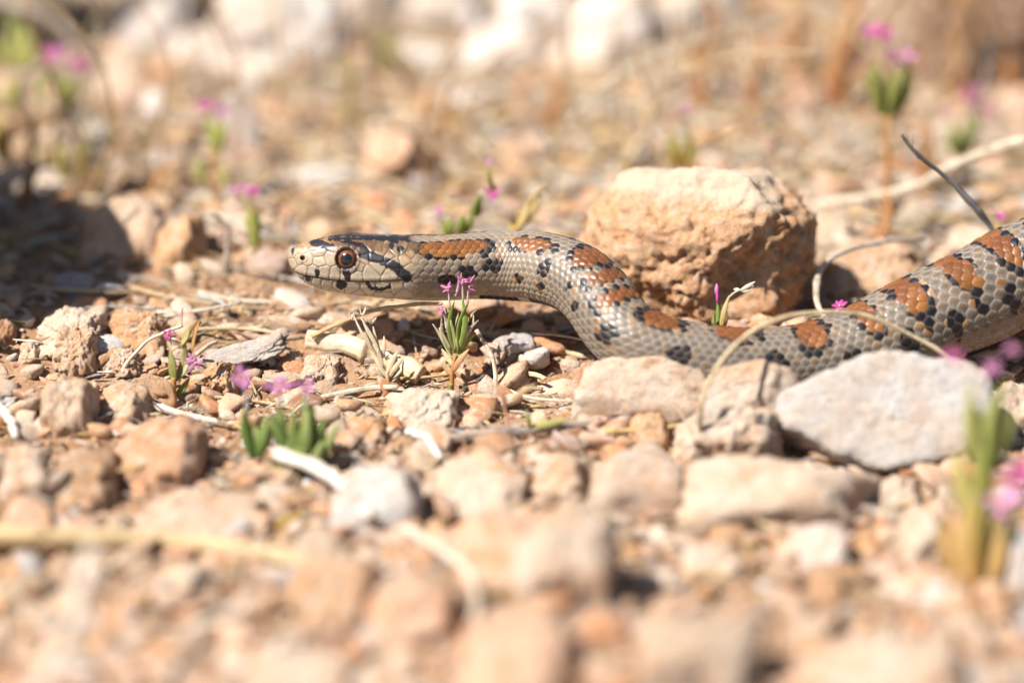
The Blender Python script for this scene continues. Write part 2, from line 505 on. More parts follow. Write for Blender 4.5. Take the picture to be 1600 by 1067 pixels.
EYE = (541.0, 405.3); ed = np.hypot(hu - EYE[0], hv - EYE[1])
nd = np.hypot((hu - 473) / 4.2, (hv - 403.5) / 4.0)
hd = .006 * sstep(0, 2.6, hedge) * (1 - crown * .6) - .006 * hg - .022 * mg
hd += -.06 * (1 - sstep(11, 17.0, ed)) + .018 * np.exp(-((ed - 19.2) / 2.6) ** 2)
hd += .022 * np.exp(-(((hv - 385.5) / 4.5) ** 2 + ((hu - 541) / 22) ** 2))       # brow over the eye
hd += -.030 * np.exp(-(((hv - 402) / 11) ** 2 + ((hu - 503) / 17) ** 2))         # hollow in front of the eye
hd += -.05 * (1 - sstep(.5, 1.05, nd)) + .012 * np.exp(-((nd - 1.35) / .4) ** 2)  # nostril
hd += .012 * np.exp(-((hv - mv + 5) / 4) ** 2) - .008 * np.exp(-((hv - mv - 4) / 5) ** 2)
fj = _hash(fi.astype(np.int64), fi * 3, fi * 0, 4)
LIP, SKIN, CROWN = C3(.37,.31,.225), C3(.25,.125,.045), C3(.085,.045,.024)
hs3 = hu.shape + (3,)
hc = np.broadcast_to(LIP, hs3).copy()
upm = sstep(430, 402, hv) * .60 + sstep(401, 388, hv) * .40
hc = lerp(hc, np.broadcast_to(SKIN, hs3), np.clip(upm * (.35 + .65 * sstep(500, 560, hu)) + .45 * sstep(392, 380, hv), 0, 1))
hc = lerp(hc, np.broadcast_to(SKIN, hs3), .55 * (fj > .6) * sstep(600, 620, hu))
hc = lerp(hc, np.broadcast_to(CROWN, hs3), .9 * sstep(R(62), R(38), thw[:ib]) * sstep(500, 540, hu))
hc = lerp(hc, np.broadcast_to(C3(.52,.47,.38), hs3), .6 * sstep(4, 12, hv - mv))
hc = lerp(hc, np.broadcast_to(C3(.42,.29,.16), hs3), (.5 * sstep(1.5, 5.5, hedge) * (hu > 600) * (hv < 425)))   # brown centres of the temple scales
hc *= (.9 + .2 * fj + .06 * vnoise(np.stack([hu * .4, hv * .4, np.zeros_like(hu)], -1), 12))[..., None]
stain = np.clip(fbm(np.stack([hu * .22, hv * .22, np.zeros_like(hu)], -1), 77, 4) - .02, 0, 1) * 1.1
hc = lerp(hc, np.broadcast_to(C3(.20,.115,.055), hs3), np.clip(stain * (.6 + .9 * sstep(405, 385, hv)), 0, .85) * upper)
hc = lerp(hc, np.broadcast_to(C3(.15,.09,.055), hs3), .72 * hg)
hc = lerp(hc, np.broadcast_to(C3(.07,.045,.03), hs3), .9 * mg)
wig = 1.6 * vnoise(np.stack([hu * .25, hv * .25, np.zeros_like(hu)], -1), 41)
blk = np.zeros(hu.shape)
def ink(d, w): 
    global blk
    blk = np.maximum(blk, sstep(w + .7, w - .7, d + wig))
def ell(x, y, rx, ry): return np.hypot((hu - x) / rx, (hv - y) / ry) * min(rx, ry)
ink(polyline_d([(567,396),(580,400),(599,408),(617,416.5),(630,427),(637,434)], hu, hv), 7.8)
ink(polyline_d([(546,379.5),(560,382.5),(569,387),(574,397)], hu, hv), 4.0)
ink(polyline_d([(489,378),(503,382),(511,386)], hu, hv), 5.8); ink(polyline_d([(515,385),(521,385)], hu, hv), 3.0)
ink(polyline_d([(540,423),(543,435)], hu, hv), 5.6); ink(ell(533,445,9.5,6.8), 6.6)
ink(ell(495,425.5,4,7.6), 3.8); ink(ell(481.5,435,4,4.5), 4)
ink(polyline_d([(573,442.5),(580,449.5),(593,452.5),(609,448.5)], hu, hv), 3.0)
ink(ell(611,385,5,5.5), 5); ink(ell(626,389.5,7,4.5), 4.2); ink(ell(597,390,2.5,2.5), 1.5)
ink(ell(457,392,2.2,6), 2.0)
ink(ell(672,446,0.1,.1), 0)
ink(polyline_d([(516,373.5),(561,373),(617,372.5),(648,378)], hu, hv), 2.6)
ink(polyline_d([(524,372),(534,378),(548,377)], hu, hv), 2.2); ink(polyline_d([(600,374),(622,378)], hu, hv), 2.6)
hc = lerp(hc, np.broadcast_to(BLACK, hs3), blk)
hc = lerp(hc, np.broadcast_to(C3(.02,.014,.012), hs3), sstep(19.6, 16.6, ed))
hc = lerp(hc, np.broadcast_to(C3(.06,.02,.012), hs3), sstep(1.1, .7, nd))
col = body_col.copy()
wb = scal[:ib]
col[:ib] = lerp(hc, body_col[:ib], wb)
disp[:ib] += hd * (1 - wb)
DNRM = DIRR
VERT = BASE + DNRM * disp[..., None]

nS = len(arc)
vid = np.arange(nS * NTH).reshape(nS, NTH)
q = np.stack([vid[:-1], np.roll(vid[:-1], -1, 1), np.roll(vid[1:], -1, 1), vid[1:]], -1).reshape(-1, 4)
tip = np.array([nS * NTH, nS * NTH + 1])
t0 = np.stack([np.full(NTH, tip[0]), np.roll(vid[0], -1), vid[0]], -1)
t1 = np.stack([np.full(NTH, tip[1]), vid[-1], np.roll(vid[-1], -1)], -1)
vv = np.concatenate([VERT.reshape(-1, 3), [cen[0] - T[0] * .002, cen[-1] + T[-1] * .03]])
cc = np.concatenate([col.reshape(-1, 3), col[0, :1], col[-1, :1]])
q = q[:, ::-1]; t0 = t0[:, ::-1]; t1 = t1[:, ::-1]
snake_org = np.array([float(cen[nS // 2][0]), float(cen[nS // 2][1]), 0.0])
me = mesh_np('snake', vv - snake_org, [q, t0, t1], cc)
g = NT('snake_skin')
a = g.n('ShaderNodeAttribute', attribute_name='col'); tc = g.n('ShaderNodeTexCoord')
n = g.noise(tc.outputs['Object'], 30, 4, .6)
c = g.mix(g.ramp(n, [(.3, .35), (.6, 0.0)]), a.outputs['Color'], g.mix(1.0, a.outputs['Color'], (.72, .64, .55), 'MULTIPLY'))
ps = g.pbsdf(c, .41, .42, g.bump(n, .12, .01))
ps.inputs['Subsurface Weight'].default_value = 0.0
ps.inputs['Coat Weight'].default_value = .06; ps.inputs['Coat Roughness'].default_value = .2
rg_ = g.ramp(g.noise(tc.outputs['Object'], 3.2, 4, .65), [(.35, .33), (.65, .56)]); g.l(rg_, ps.inputs['Roughness'])
M_skin = g.done(ps.outputs[0])
snake = link('snake', me, M_skin, loc=snake_org, label='slender grey-brown snake with black-edged orange blotches, raised head facing left', cat='snake')

# eye: glossy ball with orange iris; pupil a slightly proud cap
EYE_S = 17.2
ec = pix(EYE[0], EYE[1], 0)
dk = np.hypot(HU - EYE[0], HV - EYE[1]) + np.where(np.sin(TH) > 0, 0, 1e3)
ke = np.unravel_index(dk.argmin(), dk.shape)
pe = BASE[ke]; axis_c = cen[ke[0]]
out = Bn[ke[0]] * .93 + Nn[ke[0]] * .33 - T[ke[0]] * .14; out /= np.linalg.norm(out)
er = .172
def ball_cap(rad_, a0, a1, rings, seg, colf, squash=.8):
    aa = np.linspace(a0, a1, rings); ph = np.linspace(0, 2*np.pi, seg, endpoint=False)
    AA, PP = np.meshgrid(aa, ph, indexing='ij')
    v = np.stack([np.sin(AA)*np.cos(PP), np.sin(AA)*np.sin(PP), np.cos(AA)*squash], -1) * rad_
    idx = np.arange(rings*seg).reshape(rings, seg)
    f = np.stack([idx[:-1], idx[1:], np.roll(idx[1:], -1, 1), np.roll(idx[:-1], -1, 1)], -1).reshape(-1, 4)
    return v.reshape(-1, 3), f, colf(AA, PP).reshape(-1, 3)
def iris_col(AA, PP):
    d_ = np.degrees(AA)
    n = .5 + .5 * vnoise(np.stack([PP * 6, AA * 5, AA * 0], -1), 3)
    cI = np.zeros(AA.shape + (3,)) + C3(.15, .048, .012)
    cI = lerp(cI, np.broadcast_to(C3(.24, .095, .026), cI.shape), sstep(.5, .9, n))
    cI = lerp(cI, np.broadcast_to(C3(.10, .025, .008), cI.shape), .7 * sstep(55, 66, d_) + .25 * (1 - sstep(34, 40, d_)))
    cI = lerp(cI, np.broadcast_to(C3(.012, .008, .008), cI.shape), sstep(62, 74, d_))
    return cI
g = NT('eye_wet'); a = g.n('ShaderNodeAttribute', attribute_name='col')
ps = g.pbsdf(a.outputs['Color'], .16, .5); ps.inputs['Coat Weight'].default_value = .8; ps.inputs['Coat Roughness'].default_value = .03
M_eye = g.done(ps.outputs[0])
rotE = Vector(out).to_track_quat('Z', 'Y').to_matrix().to_4x4()
for side in (1, -1):
    v, f, c_ = ball_cap(er, .02, 2.0, 40, 64, iris_col)
    e = link('eye', mesh_np('eye', v, [f], c_), M_eye, parent=snake)
    o_, c0 = out.copy(), pe.copy()
    if side < 0:                                   # mirrored across the head
        b = Bn[ke[0]]; o_ = o_ - 2 * b * (o_ @ b); c0 = c0 - 2 * b * ((c0 - axis_c) @ b)
    m = Vector(o_).to_track_quat('Z', 'Y').to_matrix().to_4x4(); m.translation = Vector(c0 - o_ * (er * .8 - .055) - snake_org)
    e.matrix_local = m
    v, f, c_ = ball_cap(er + .004, .0, R(37), 10, 48, lambda A, P: np.zeros(A.shape + (3,)) + C3(.006, .006, .008))
    link('pupil', mesh_np('pupil', v, [f], c_), M_eye, parent=e)
print('snake verts', len(vv))

# ---------------------------------------------------------------- ground sheet
def axis(lo, hi, h, far):
    c = list(np.arange(lo, hi + h / 2, h)); s = h
    while c[-1] < far: s *= 1.07; c.append(c[-1] + s)
    s = h
    while c[0] > -far: s *= 1.07; c.insert(0, c[0] - s)
    return np.array(c)
gx, gy = axis(-13, 13, .21, 6000), axis(-17, 26, .23, 6000)
GX, GY = np.meshgrid(gx, gy)
GZ = ground_h(GX, GY)
near = (np.abs(GX) < 25) & (np.abs(GY) < 45)
GZ = GZ + np.where(near, .07 * fbm(np.stack([GX * 3.1, GY * 3.1, GX * 0], -1), 55, 3), 0)
idx = np.arange(GX.size).reshape(GX.shape)
f = np.stack([idx[:-1, :-1], idx[:-1, 1:], idx[1:, 1:], idx[1:, :-1]], -1).reshape(-1, 4)
link('ground', mesh_np('ground', np.stack([GX, GY, GZ], -1).reshape(-1, 3), [f]), M_soil, kind='structure')

# ---------------------------------------------------------------- rocks
_ico = {}
def ico(n):
    if n not in _ico:
        bm = bmesh.new(); bmesh.ops.create_icosphere(bm, subdivisions=n, radius=1)
        v = np.array([x.co[:] for x in bm.verts]); bm.verts.index_update()
        f = np.array([[x.index for x in p.verts] for p in bm.faces]); bm.free()
        v /= np.linalg.norm(v, axis=1)[:, None]; _ico[n] = (v, f)
    return _ico[n]


def rock_shape(seed, sub=3, planes=None, nplanes=16, sharp=16, rough=.10, scoops=(), dims=None):
    """an angular stone: cut by planes, worn at the edges, pitted; spans about -1..1"""
    r = np.random.default_rng(seed)
    dirs, f = ico(sub)
    if planes is None:
        n = r.normal(size=(nplanes, 3)); n /= np.linalg.norm(n, axis=1)[:, None]
        d = r.uniform(.62, 1.0, nplanes)
        n = np.concatenate([n, [[0,0,1],[0,0,-1],[1,0,0],[-1,0,0],[0,1,0],[0,-1,0]]]); d = np.concatenate([d, np.full(6, 1.0)])
    else:
        n = np.array([p[:3] for p in planes], float); ln = np.linalg.norm(n, axis=1); n /= ln[:, None]; d = np.array([p[3] for p in planes], float)
    q = np.maximum(dirs @ n.T / d, 1e-3)
    rad = (q ** sharp).sum(1) ** (-1 / sharp)
    off = r.uniform(-50, 50, 3)
    p = dirs * rad[:, None]
    sc = 1.0 if planes is None else 1.0 / np.mean(d)
    k = 1 + rough * fbm(p * 1.6 * sc + off, seed, 3) + rough * .8 * fbm(p * 4.6 * sc + off, seed + 5, 3 if sub < 5 else 5)
    rg = 1 - np.abs(fbm(p * 3.3 * sc + off * 2, seed + 9, 4)); k = k - rough * .9 * np.clip(rg - .80, 0, 1) / .2 * .5
    if sub > 3: k = k - rough * .8 * np.clip(fbm(p * 8.5 * sc - off, seed + 13, 3) - .18, 0, 1)
    p = p * k[:, None]
    for (c, s, dep) in scoops:
        c = np.array(c); w_ = np.exp(-((p - c) ** 2).sum(1) / s ** 2)
        p = p * (1 - dep * w_ / np.maximum(np.linalg.norm(p, axis=1), .2))[:, None]
    if planes is None:
        lo, hi = p.min(0), p.max(0); p = (p - (lo + hi) / 2) / ((hi - lo) / 2)
    return p, f


C_CREAM, C_PEACH, C_OCHRE, C_ORANGE, C_GREY, C_BROWN, C_WHITE, C_TAN = (.66,.53,.41),(.67,.44,.30),(.60,.37,.20),(.61,.32,.165),(.60,.575,.55),(.40,.23,.135),(.73,.69,.65),(.60,.43,.295)
TAKEN = []          # (x, y, radius) of things already set down


def stone(bbox, label, color, seed, deep=1.25, slope=True, tilt=(0, 0, 0), sub=4, sink=.12, rough=.20, sharp=40, nplanes=9, cat='stone', name='stone', ahead=0.0, minflat=.22, planes=None):
    """a stone whose outline fills bbox (u0, v0, u1, v1) of the photograph, resting on the ground at its lower edge"""
    u0, v0, u1, v1 = bbox
    uc = (u0 + u1) / 2
    g0 = on_ground(uc, v1); k = PX * (DIST + depth_of(g0)) / DIST
    a = (u1 - u0) / 2 * k; b = a * deep
    for _ in range(3):
        gp = on_ground(uc, v1 - b * math.sin(PITCH) * .9 / k); k = PX * (DIST + depth_of(gp)) / DIST
        a = (u1 - u0) / 2 * k; b = a * deep
        Hh = (v1 - v0) / 2 * k
        s2 = Hh ** 2 - (b * math.sin(PITCH)) ** 2
        c = math.sqrt(max(s2, (minflat * Hh) ** 2)) / math.cos(PITCH)
        if s2 < (minflat * Hh) ** 2: b = math.sqrt(max(Hh ** 2 - (minflat * Hh) ** 2, .01)) / math.sin(PITCH)
    if planes is None and slope:                       # a block whose lit face leans back, half buried
        rj = np.random.default_rng(seed + 900); J = lambda: rj.normal(0, .16)
        planes = [(-.1 + J(), -.62 + J(), .8, .55), (-1, J(), .25 + J(), 1.1), (1, J(), .2 + J(), 1.1), (J(), .35 + J(), 1, .62), (J(), 1, J(), .8), (J(), -1, J(), .95), (0, 0, -1, .7),
                  (-.65 + J(), -.5 + J(), .6, .92), (.65 + J(), -.5 + J(), .6, .95), (.3 + J(), .2, .9, .72), (-.5 + J(), .3, .8, .8)]
    p, f = rock_shape(seed, sub, planes, nplanes, sharp, rough)
    E = np.array(Euler([R(t) for t in tilt]).to_matrix())
    p = p @ E.T; lo, hi = p.min(0), p.max(0); p = (p - (lo + hi) / 2) / ((hi - lo) / 2)
    p = p * np.array([a, b, c])
    D = depth_of(gp) - ahead
    ctr = pix(uc, (v0 + v1) / 2, D)
    o = link(name, mesh_np(name, p, [f]), M_rock, loc=ctr, label=label, cat=cat, color=color)
    TAKEN.append((ctr[0], ctr[1], max(a, b) * .8))
    return o

# ---- the ochre boulder behind the snake
k = PX * (DIST + 2.3) / DIST
OC = pix(1092, 388, 2.4)
planes = [(0,.35,1,1.36),(-.25,-.62,.72,1.30),(-.62,-.15,.80,1.66),(-.95,-.15,.25,1.98),(.55,-.05,.80,1.70),(1,.1,.12,2.03),(-.28,-.86,.42,1.30),(.22,-.93,.10,1.50),
          (.75,-.60,.05,1.86),(-.5,-.75,-.35,1.55),(0,-.3,-1,1.30),(.1,.9,.3,1.5),(-.6,.7,.1,1.7),(.6,.7,.1,1.7),(.85,-.2,-.5,1.9),(-.8,-.1,-.6,1.75)]
p, f = rock_shape(11, 6, planes, sharp=32, rough=.085, scoops=[((.66,-1.2,-.22), .50, .46),((1.05,-1.0,.0), .34, .26),((.25,-1.25,-.60), .40, .22),((-.6,-1.2,-.7), .35, .10),((1.45,-.8,-.35), .3, .14)])
pits = np.clip(fbm(p * 5.2 + 3, 77, 5) - .08, 0, 1)
p = p * (1 - .19 * pits * sstep(1.15, .7, p[:, 2]))[:, None]
link('boulder', mesh_np('boulder', p * (k / PX), [f]), M_ochre, loc=OC, label='largest stone, pitted ochre boulder with pale crusted top right behind the snake', cat='boulder', color=(.60,.375,.215))
TAKEN.append((OC[0], OC[1], 2.3))

ST = [  # bbox, label, colour, seed, options
 ((1206,550,1556,752),'large pale grey tilted slab in front of the right-hand coil of the snake',(.56,.545,.52),21,dict(deep=.5,sharp=50,rough=.085,sub=5,planes=[(-.1,-.78,.62,.45),(.1,.78,-.62,.5),(-1,.05,.06,1.6),(-.5,.5,.7,1.12),(.1,.62,.78,1.02),(1,.1,.15,1.55),(.7,.5,.6,1.45),(-.5,-.5,-.68,1.05),(.15,-.62,-.78,1.05),(.8,-.4,-.5,1.3)])),
 ((890,556,1128,668),'knobbly cream stone against the belly where the snake first touches the ground',C_CREAM,22,dict(deep=.42,sub=5,sharp=40,rough=.11,nplanes=6,ahead=.75)),
 ((1092,560,1268,664),'small pale cream stone wedged between the knobbly stone and the grey slab',C_CREAM,23,dict(deep=.4,sub=5,rough=.1,nplanes=6,ahead=.75)),
 ((1040,628,1240,745),'cream wedge-shaped stone with a dark shaded right end beside the grey slab',C_CREAM,24,dict(deep=.5,sub=5,sharp=24,nplanes=9)),
 ((1040,708,1405,838),'long flat cream slab lying below the grey slab',C_CREAM,25,dict(deep=.4,nplanes=9,sharp=24,rough=.11)),
 ((905,700,1085,812),'blocky peach-white stone left of the long flat slab',(.60,.46,.35),26,dict(deep=.6,nplanes=9,sharp=24,rough=.12)),
 ((1345,738,1440,806),'small cream stone tucked under the lower right corner of the grey slab',C_CREAM,27,{}),
 ((500,722,665,845),'bright white stone with a dark hollow beneath it in the lower middle',C_WHITE,28,dict(deep=.5,rough=.14)),
 ((660,715,830,812),'lumpy pale cream stone right of the bright white stone',C_CREAM,29,dict(rough=.15)),
 ((825,708,915,782),'small square tan-grey stone between the lumpy stone and the peach block',C_TAN,30,{}),
 ((690,800,865,935),'rounded peach stone below the lumpy pale stone',C_PEACH,31,dict(rough=.13)),
 ((780,775,975,965),'broad cream slab with a shadowed right edge in the blurred front',C_CREAM,32,dict(deep=.7,nplanes=9)),
 ((72,505,158,585),'rounded tan pebble standing upright at the edge of the left shade',C_TAN,33,dict(sub=5,sharp=10)),
 ((52,474,168,556),'pale chunky stone just behind the rounded tan pebble',C_CREAM,34,dict(sub=5)),
 ((168,476,272,566),'orange-tan block with a shaded right face at the edge of the left shade',C_OCHRE,35,dict(sub=5,sharp=24)),
 ((160,540,222,588),'small grey-tan pebble below the orange-tan block',C_TAN,36,dict(sub=5,sharp=10)),
 ((-12,498,32,546),'small brown pebble half in shade at the far left edge',C_BROWN,37,{}),
 ((28,530,72,575),'small cream pebble between the brown pebble and the upright tan pebble',C_CREAM,46,{}),
 ((62,588,158,690),'angular brown-tan stone with a dark right face on the left',C_TAN,38,dict(sharp=26,nplanes=9)),
 ((168,640,325,775),'large peach-orange rounded stone left of the blurred green plant',(.60,.36,.22),39,dict(sharp=24)),
 ((312,560,378,626),'small ochre-tan pebble right of the left pink-flowered plant',C_OCHRE,40,dict(sub=5)),
 ((468,552,532,604),'small triangular cream pebble leaning on the thick hollow straw',C_CREAM,41,dict(sub=5,sharp=30,nplanes=7)),
 ((150,600,240,668),'tan stone touching the large peach-orange stone from behind',C_TAN,42,{}),
 ((0,690,80,790),'cream stone at the left edge below the angular brown-tan stone',C_CREAM,43,{}),
 ((70,700,200,800),'brown-tan stone in front of the large peach-orange stone',(.46,.30,.18),44,{}),
 ((540,650,610,700),'small golden tan stone below the dry pale plant',C_OCHRE,45,dict(sub=5)),
 ((600,600,720,690),'cream stone in front of the main pink-flowered plant',C_CREAM,47,dict(minflat=.25,sub=5)),
 ((880,560,960,625),'reddish tan stone beneath the neck bend',(.50,.32,.22),48,dict(sub=5)),
 ((965,640,1050,705),'small round amber pebble beside the cream wedge-shaped stone',C_OCHRE,49,dict(sharp=9)),
 ((690,485,880,540),'flat peach stone lying in shade under the raised neck',C_PEACH,50,dict(deep=.7,minflat=.3,sub=5,ahead=-.6)),
 ((115,300,262,420),'large peach stone behind the left shade',(.62,.45,.32),51,dict(deep=1.2)),
 ((235,325,332,432),'ochre stone right of the large peach stone at the end of the left shade',C_OCHRE,52,{}),
 ((-40,245,120,330),'broad blurred cream stone above the left shade at the frame edge',C_CREAM,53,{}),
 ((1278,362,1480,470),'flat peach sandstone behind the rising part of the snake',(.58,.40,.26),54,dict(deep=.7,sub=5)),
 ((1480,345,1570,400),'small cream stone behind the flat peach sandstone',C_CREAM,55,{}),
 ((1245,330,1340,395),'pale stone behind the right shoulder of the ochre boulder',C_CREAM,56,{}),
 ((168,-35,312,92),'round white blurred rock at the back left',(.80,.77,.73),57,dict(sharp=8,slope=True,deep=.7)),
 ((318,-40,560,112),'wide white blurred rock at the back left of centre',(.80,.76,.71),58,dict(sharp=10,slope=True,deep=.7)),
 ((620,-50,770,68),'white blurred rock at the back centre',(.80,.77,.73),59,dict(sharp=10,slope=True,deep=.7)),
 ((715,35,870,120),'white blurred rock just in front of the back centre rock',(.80,.77,.72),60,dict(sharp=10,slope=True,deep=.7)),
 ((880,-30,1030,100),'pale grey-white blurred rock at the back right of centre',(.78,.75,.71),61,dict(sharp=10,slope=True,deep=.7)),
 ((1060,-50,1180,70),'pale grey blurred rock behind orange stems at the back',C_GREY,62,dict(sharp=10,slope=True,deep=.7)),
 ((250,40,400,118),'low white blurred rock below the round white rock',(.78,.74,.68),83,dict(sharp=10,slope=True,deep=.7)),
 ((850,55,985,128),'low cream-white blurred rock at the back right of centre',(.78,.73,.66),84,dict(sharp=10,slope=True,deep=.7)),
 ((1000,-30,1110,70),'cream-white blurred rock behind the tall thin dry stem',(.78,.74,.68),85,dict(sharp=10,slope=True,deep=.7)),
 ((540,60,720,120),'low cream-white blurred rock at the back centre',(.78,.74,.68),86,dict(sharp=10,slope=True,deep=.7)),
 ((330,35,530,122),'long low white blurred rock in front of the wide white rock',(.80,.76,.70),87,dict(sharp=14)),
 ((760,-30,900,60),'chalky white blurred rock at the top edge right of the back centre rock',(.80,.77,.73),88,dict(sharp=14)),
 ((530,-60,640,60),'white blurred rock filling the gap between the wide white rock and the back centre rock',(.80,.77,.73),82,dict(sharp=10,slope=True,deep=.7)),
 ((1400,-90,1680,170),'big tan-brown blurred boulder in the top right corner',(.25,.145,.075),63,dict(deep=.6,sub=5)),
 ((330,140,410,260),'pale upright blurred stone right of the tall left plant',C_WHITE,64,dict(deep=.5)),
 ((130,90,250,170),'cream blurred stone below the round white rock',C_CREAM,65,{}),
 ((440,255,560,320),'pale grey flat blurred stone behind the snout',C_GREY,66,{}),
 ((560,200,680,300),'peach blurred stone behind the head',C_PEACH,67,{}),
 ((1230,990,1520,1120),'wide cream blurred stone at the bottom right',C_CREAM,68,dict(deep=.6)),
 ((990,950,1200,1110),'cream blurred stone at the bottom right of centre',(.6,.48,.36),69,dict(deep=.6)),
 ((0,770,110,850),'peach blurred stone at the lower left edge',C_PEACH,70,{}),
 ((210,770,420,880),'broad peach-cream blurred stone above the yellow straw',(.6,.45,.33),71,dict(minflat=.3)),
 ((430,860,600,1000),'orange-tan blurred stone at the bottom left of centre',(.56,.37,.23),72,{}),
 ((570,890,720,1020),'peach blurred stone at the bottom centre',C_PEACH,73,{}),
 ((1240,820,1330,900),'white blurred pebble below the long flat slab',C_WHITE,74,{}),
 ((1060,850,1150,905),'pale flat blurred pebble left of the white blurred pebble',C_CREAM,75,{}),
 ((1400,790,1490,890),'pale elongated blurred stone left of the right front plant',C_CREAM,76,{}),
 ((1560,820,1640,930),'grey-white blurred stone at the right edge',C_WHITE,77,{}),
 ((1545,590,1640,700),'pale stone at the right edge behind the right front plant',C_CREAM,78,{}),
 ((1480,555,1560,640),'dark brown stone shaded beneath the lifted right body',C_BROWN,79,dict(ahead=-.8)),
 ((700,960,900,1110),'peach-tan blurred stone at the bottom edge right of centre',C_PEACH,80,{}),
 ((370,1000,560,1120),'cream-grey blurred stone at the bottom edge left of centre',C_CREAM,81,{}),
]
for bb, lab, colr, sd, op in ST: stone(bb, lab, colr, sd, **op)

# unseen boulders added outside the frame on the left to throw two patches of shade
def boulder(x, y, dims, seed, label, colr):
    p, f = rock_shape(seed, 5, None, 14, 14, .09)
    z = float(ground_h(x, y)) + dims[2] * .8
    link('boulder', mesh_np('boulder', p * np.array(dims), [f]), M_rock, loc=(x, y, z), label=label, cat='boulder', color=colr)
    TAKEN.append((x, y, max(dims[:2]) * .85))
boulder(-16.8, 3.8, (4.8, 4.7, 7.4), 91, 'unseen tall tan boulder added beyond the left edge to shade the ground there', C_TAN)
boulder(-17.6, 18.2, (3.2, 1.5, 9.5), 92, 'unseen tall grey boulder added beyond the back left corner to shade the far ground', C_GREY)

# ---- loose pebbles
def free(x, y, r):
    for (a, b, c) in TAKEN:
        if (x - a) ** 2 + (y - b) ** 2 < (c + r * .6) ** 2: return False
    return True
for i in range(0, len(cen), 40):                          # ground under the resting body
    if cen[i, 2] < 1.2 or arc[i] > 14: TAKEN.append((cen[i, 0], cen[i, 1], .62))
PEB = [mesh_np('pebble', p, [f]) for p, f in [rock_shape(200 + i, 3, None, 6 + i % 6, 30 + (i % 4) * 10, .2) for i in range(18)]]
for m in PEB: m.materials.append(M_rock)
KINDS = [('cream', C_CREAM, .34), ('peach', C_PEACH, .22), ('ochre', C_OCHRE, .16), ('tan', C_TAN, .14), ('brown', C_BROWN, .06), ('grey', C_GREY, .08)]
SMALL = []
n_p = 0; tries = 0
while n_p < 225 and tries < 6000:
    tries += 1
    t = rng.random(); dd = 34 + (80 - 34) * t ** 1.7
    half = dd * .18 * 1.12
    x = rng.uniform(-half, half); y = CAM[1] + dd * math.cos(PITCH) * 1.0 + 2.0
    r = float(np.clip(rng.lognormal(-1.33, .38), .15, .52)) * (1 + .35 * (dd > 58))
    if not free(x, y, r): continue
    d = depth_of((x, y, 0))
    kk = rng.choice(len(KINDS), p=[k_[2] for k_ in KINDS])
    nm, c_, _ = KINDS[kk]
    c_ = np.array(c_) * rng.uniform(.82, 1.15) * (1 + rng.uniform(-.06, .06, 3))
    o = link('pebble', PEB[rng.integers(len(PEB))], None, loc=(x, y, float(ground_h(x, y)) + r * .08),
             cat='pebble', color=c_)
    up_ = rng.uniform(.5, .8); SMALL.append((o, f"{'flattish' if up_ < .62 else 'chunky'} loose {nm}", r, zone((x, y, 0))))
    o.scale = (r * rng.uniform(.85, 1.25), r * rng.uniform(.7, 1.05), r * up_)
    o.rotation_euler = (rng.uniform(-.5, .5), rng.uniform(-.5, .5), rng.uniform(0, 6.28))
    TAKEN.append((x, y, r * .8)); n_p += 1
name_small(SMALL, 'pebble', 'loose pebbles')
print('pebbles', n_p, tries)

# ---- gravel and grit, far too many to count
def gravel(name, n, rlo, rhi, sub, bases, dlo, dhi, pw, seed, flat=.65):
    r_ = np.random.default_rng(seed)
    t = r_.random(n); dd = dlo + (dhi - dlo) * t ** pw
    x = r_.uniform(-1, 1, n) * dd * .18 * 1.25; y = CAM[1] + dd * math.cos(PITCH) + 2 + r_.uniform(-.3, .3, n)
    rr = rlo * (rhi / rlo) ** (r_.random(n) ** 1.6)
    z = ground_h(x, y) + rr * .2
    B = [rock_shape(seed * 100 + i, sub, None, 6, 40, .16) for i in range(bases)]
    V, F, C = [], [], []; off = 0
    pal = np.array([C_CREAM, C_PEACH, C_OCHRE, C_TAN, C_ORANGE, C_BROWN, C_GREY, C_WHITE]); pp = np.array([.27,.24,.14,.13,.12,.05,.01,.04])
    ch = r_.choice(len(pal), n, p=pp); br = r_.uniform(.78, 1.15, n)
    which = r_.integers(0, bases, n)
    for b in range(bases):
        m = np.where(which == b)[0]; p, f = B[b]; k_ = len(m)
        ang = r_.uniform(0, 2*np.pi, k_); ca_, sa_ = np.cos(ang), np.sin(ang)
        sx = rr[m] * r_.uniform(.8, 1.5, k_); sy = rr[m] * r_.uniform(.7, 1.1, k_); sz = rr[m] * flat * r_.uniform(.7, 1.2, k_)
        tx, ty = r_.uniform(-.5, .5, k_), r_.uniform(-.5, .5, k_)
        X = p[None, :, 0] * sx[:, None]; Y = p[None, :, 1] * sy[:, None]; Zz = p[None, :, 2] * sz[:, None]
        Zz = Zz + tx[:, None] * X + ty[:, None] * Y
        P = np.stack([X * ca_[:, None] - Y * sa_[:, None] + x[m][:, None], X * sa_[:, None] + Y * ca_[:, None] + y[m][:, None], Zz + z[m][:, None]], -1)
        V.append(P.reshape(-1, 3)); F.append((f[None] + (np.arange(k_) * len(p))[:, None, None] + off).reshape(-1, 3)); off += k_ * len(p)
        C.append(np.repeat(pal[ch[m]] * br[m][:, None], len(p), 0))
    link(name, mesh_np(name, np.concatenate(V), [np.concatenate(F)], np.concatenate(C), smooth=sub > 1), M_grit, kind='stuff',
         label={'gravel': 'loose gravel of small cream and ochre stones covering the ground', 'grit': 'fine tan grit between the stones'}[name], cat=name)
gravel('gravel', 8200, .07, .33, 2, 12, 32, 84, 1.5, 31)
gravel('grit', 18000, .022, .09, 1, 8, 36, 66, 1.3, 32)

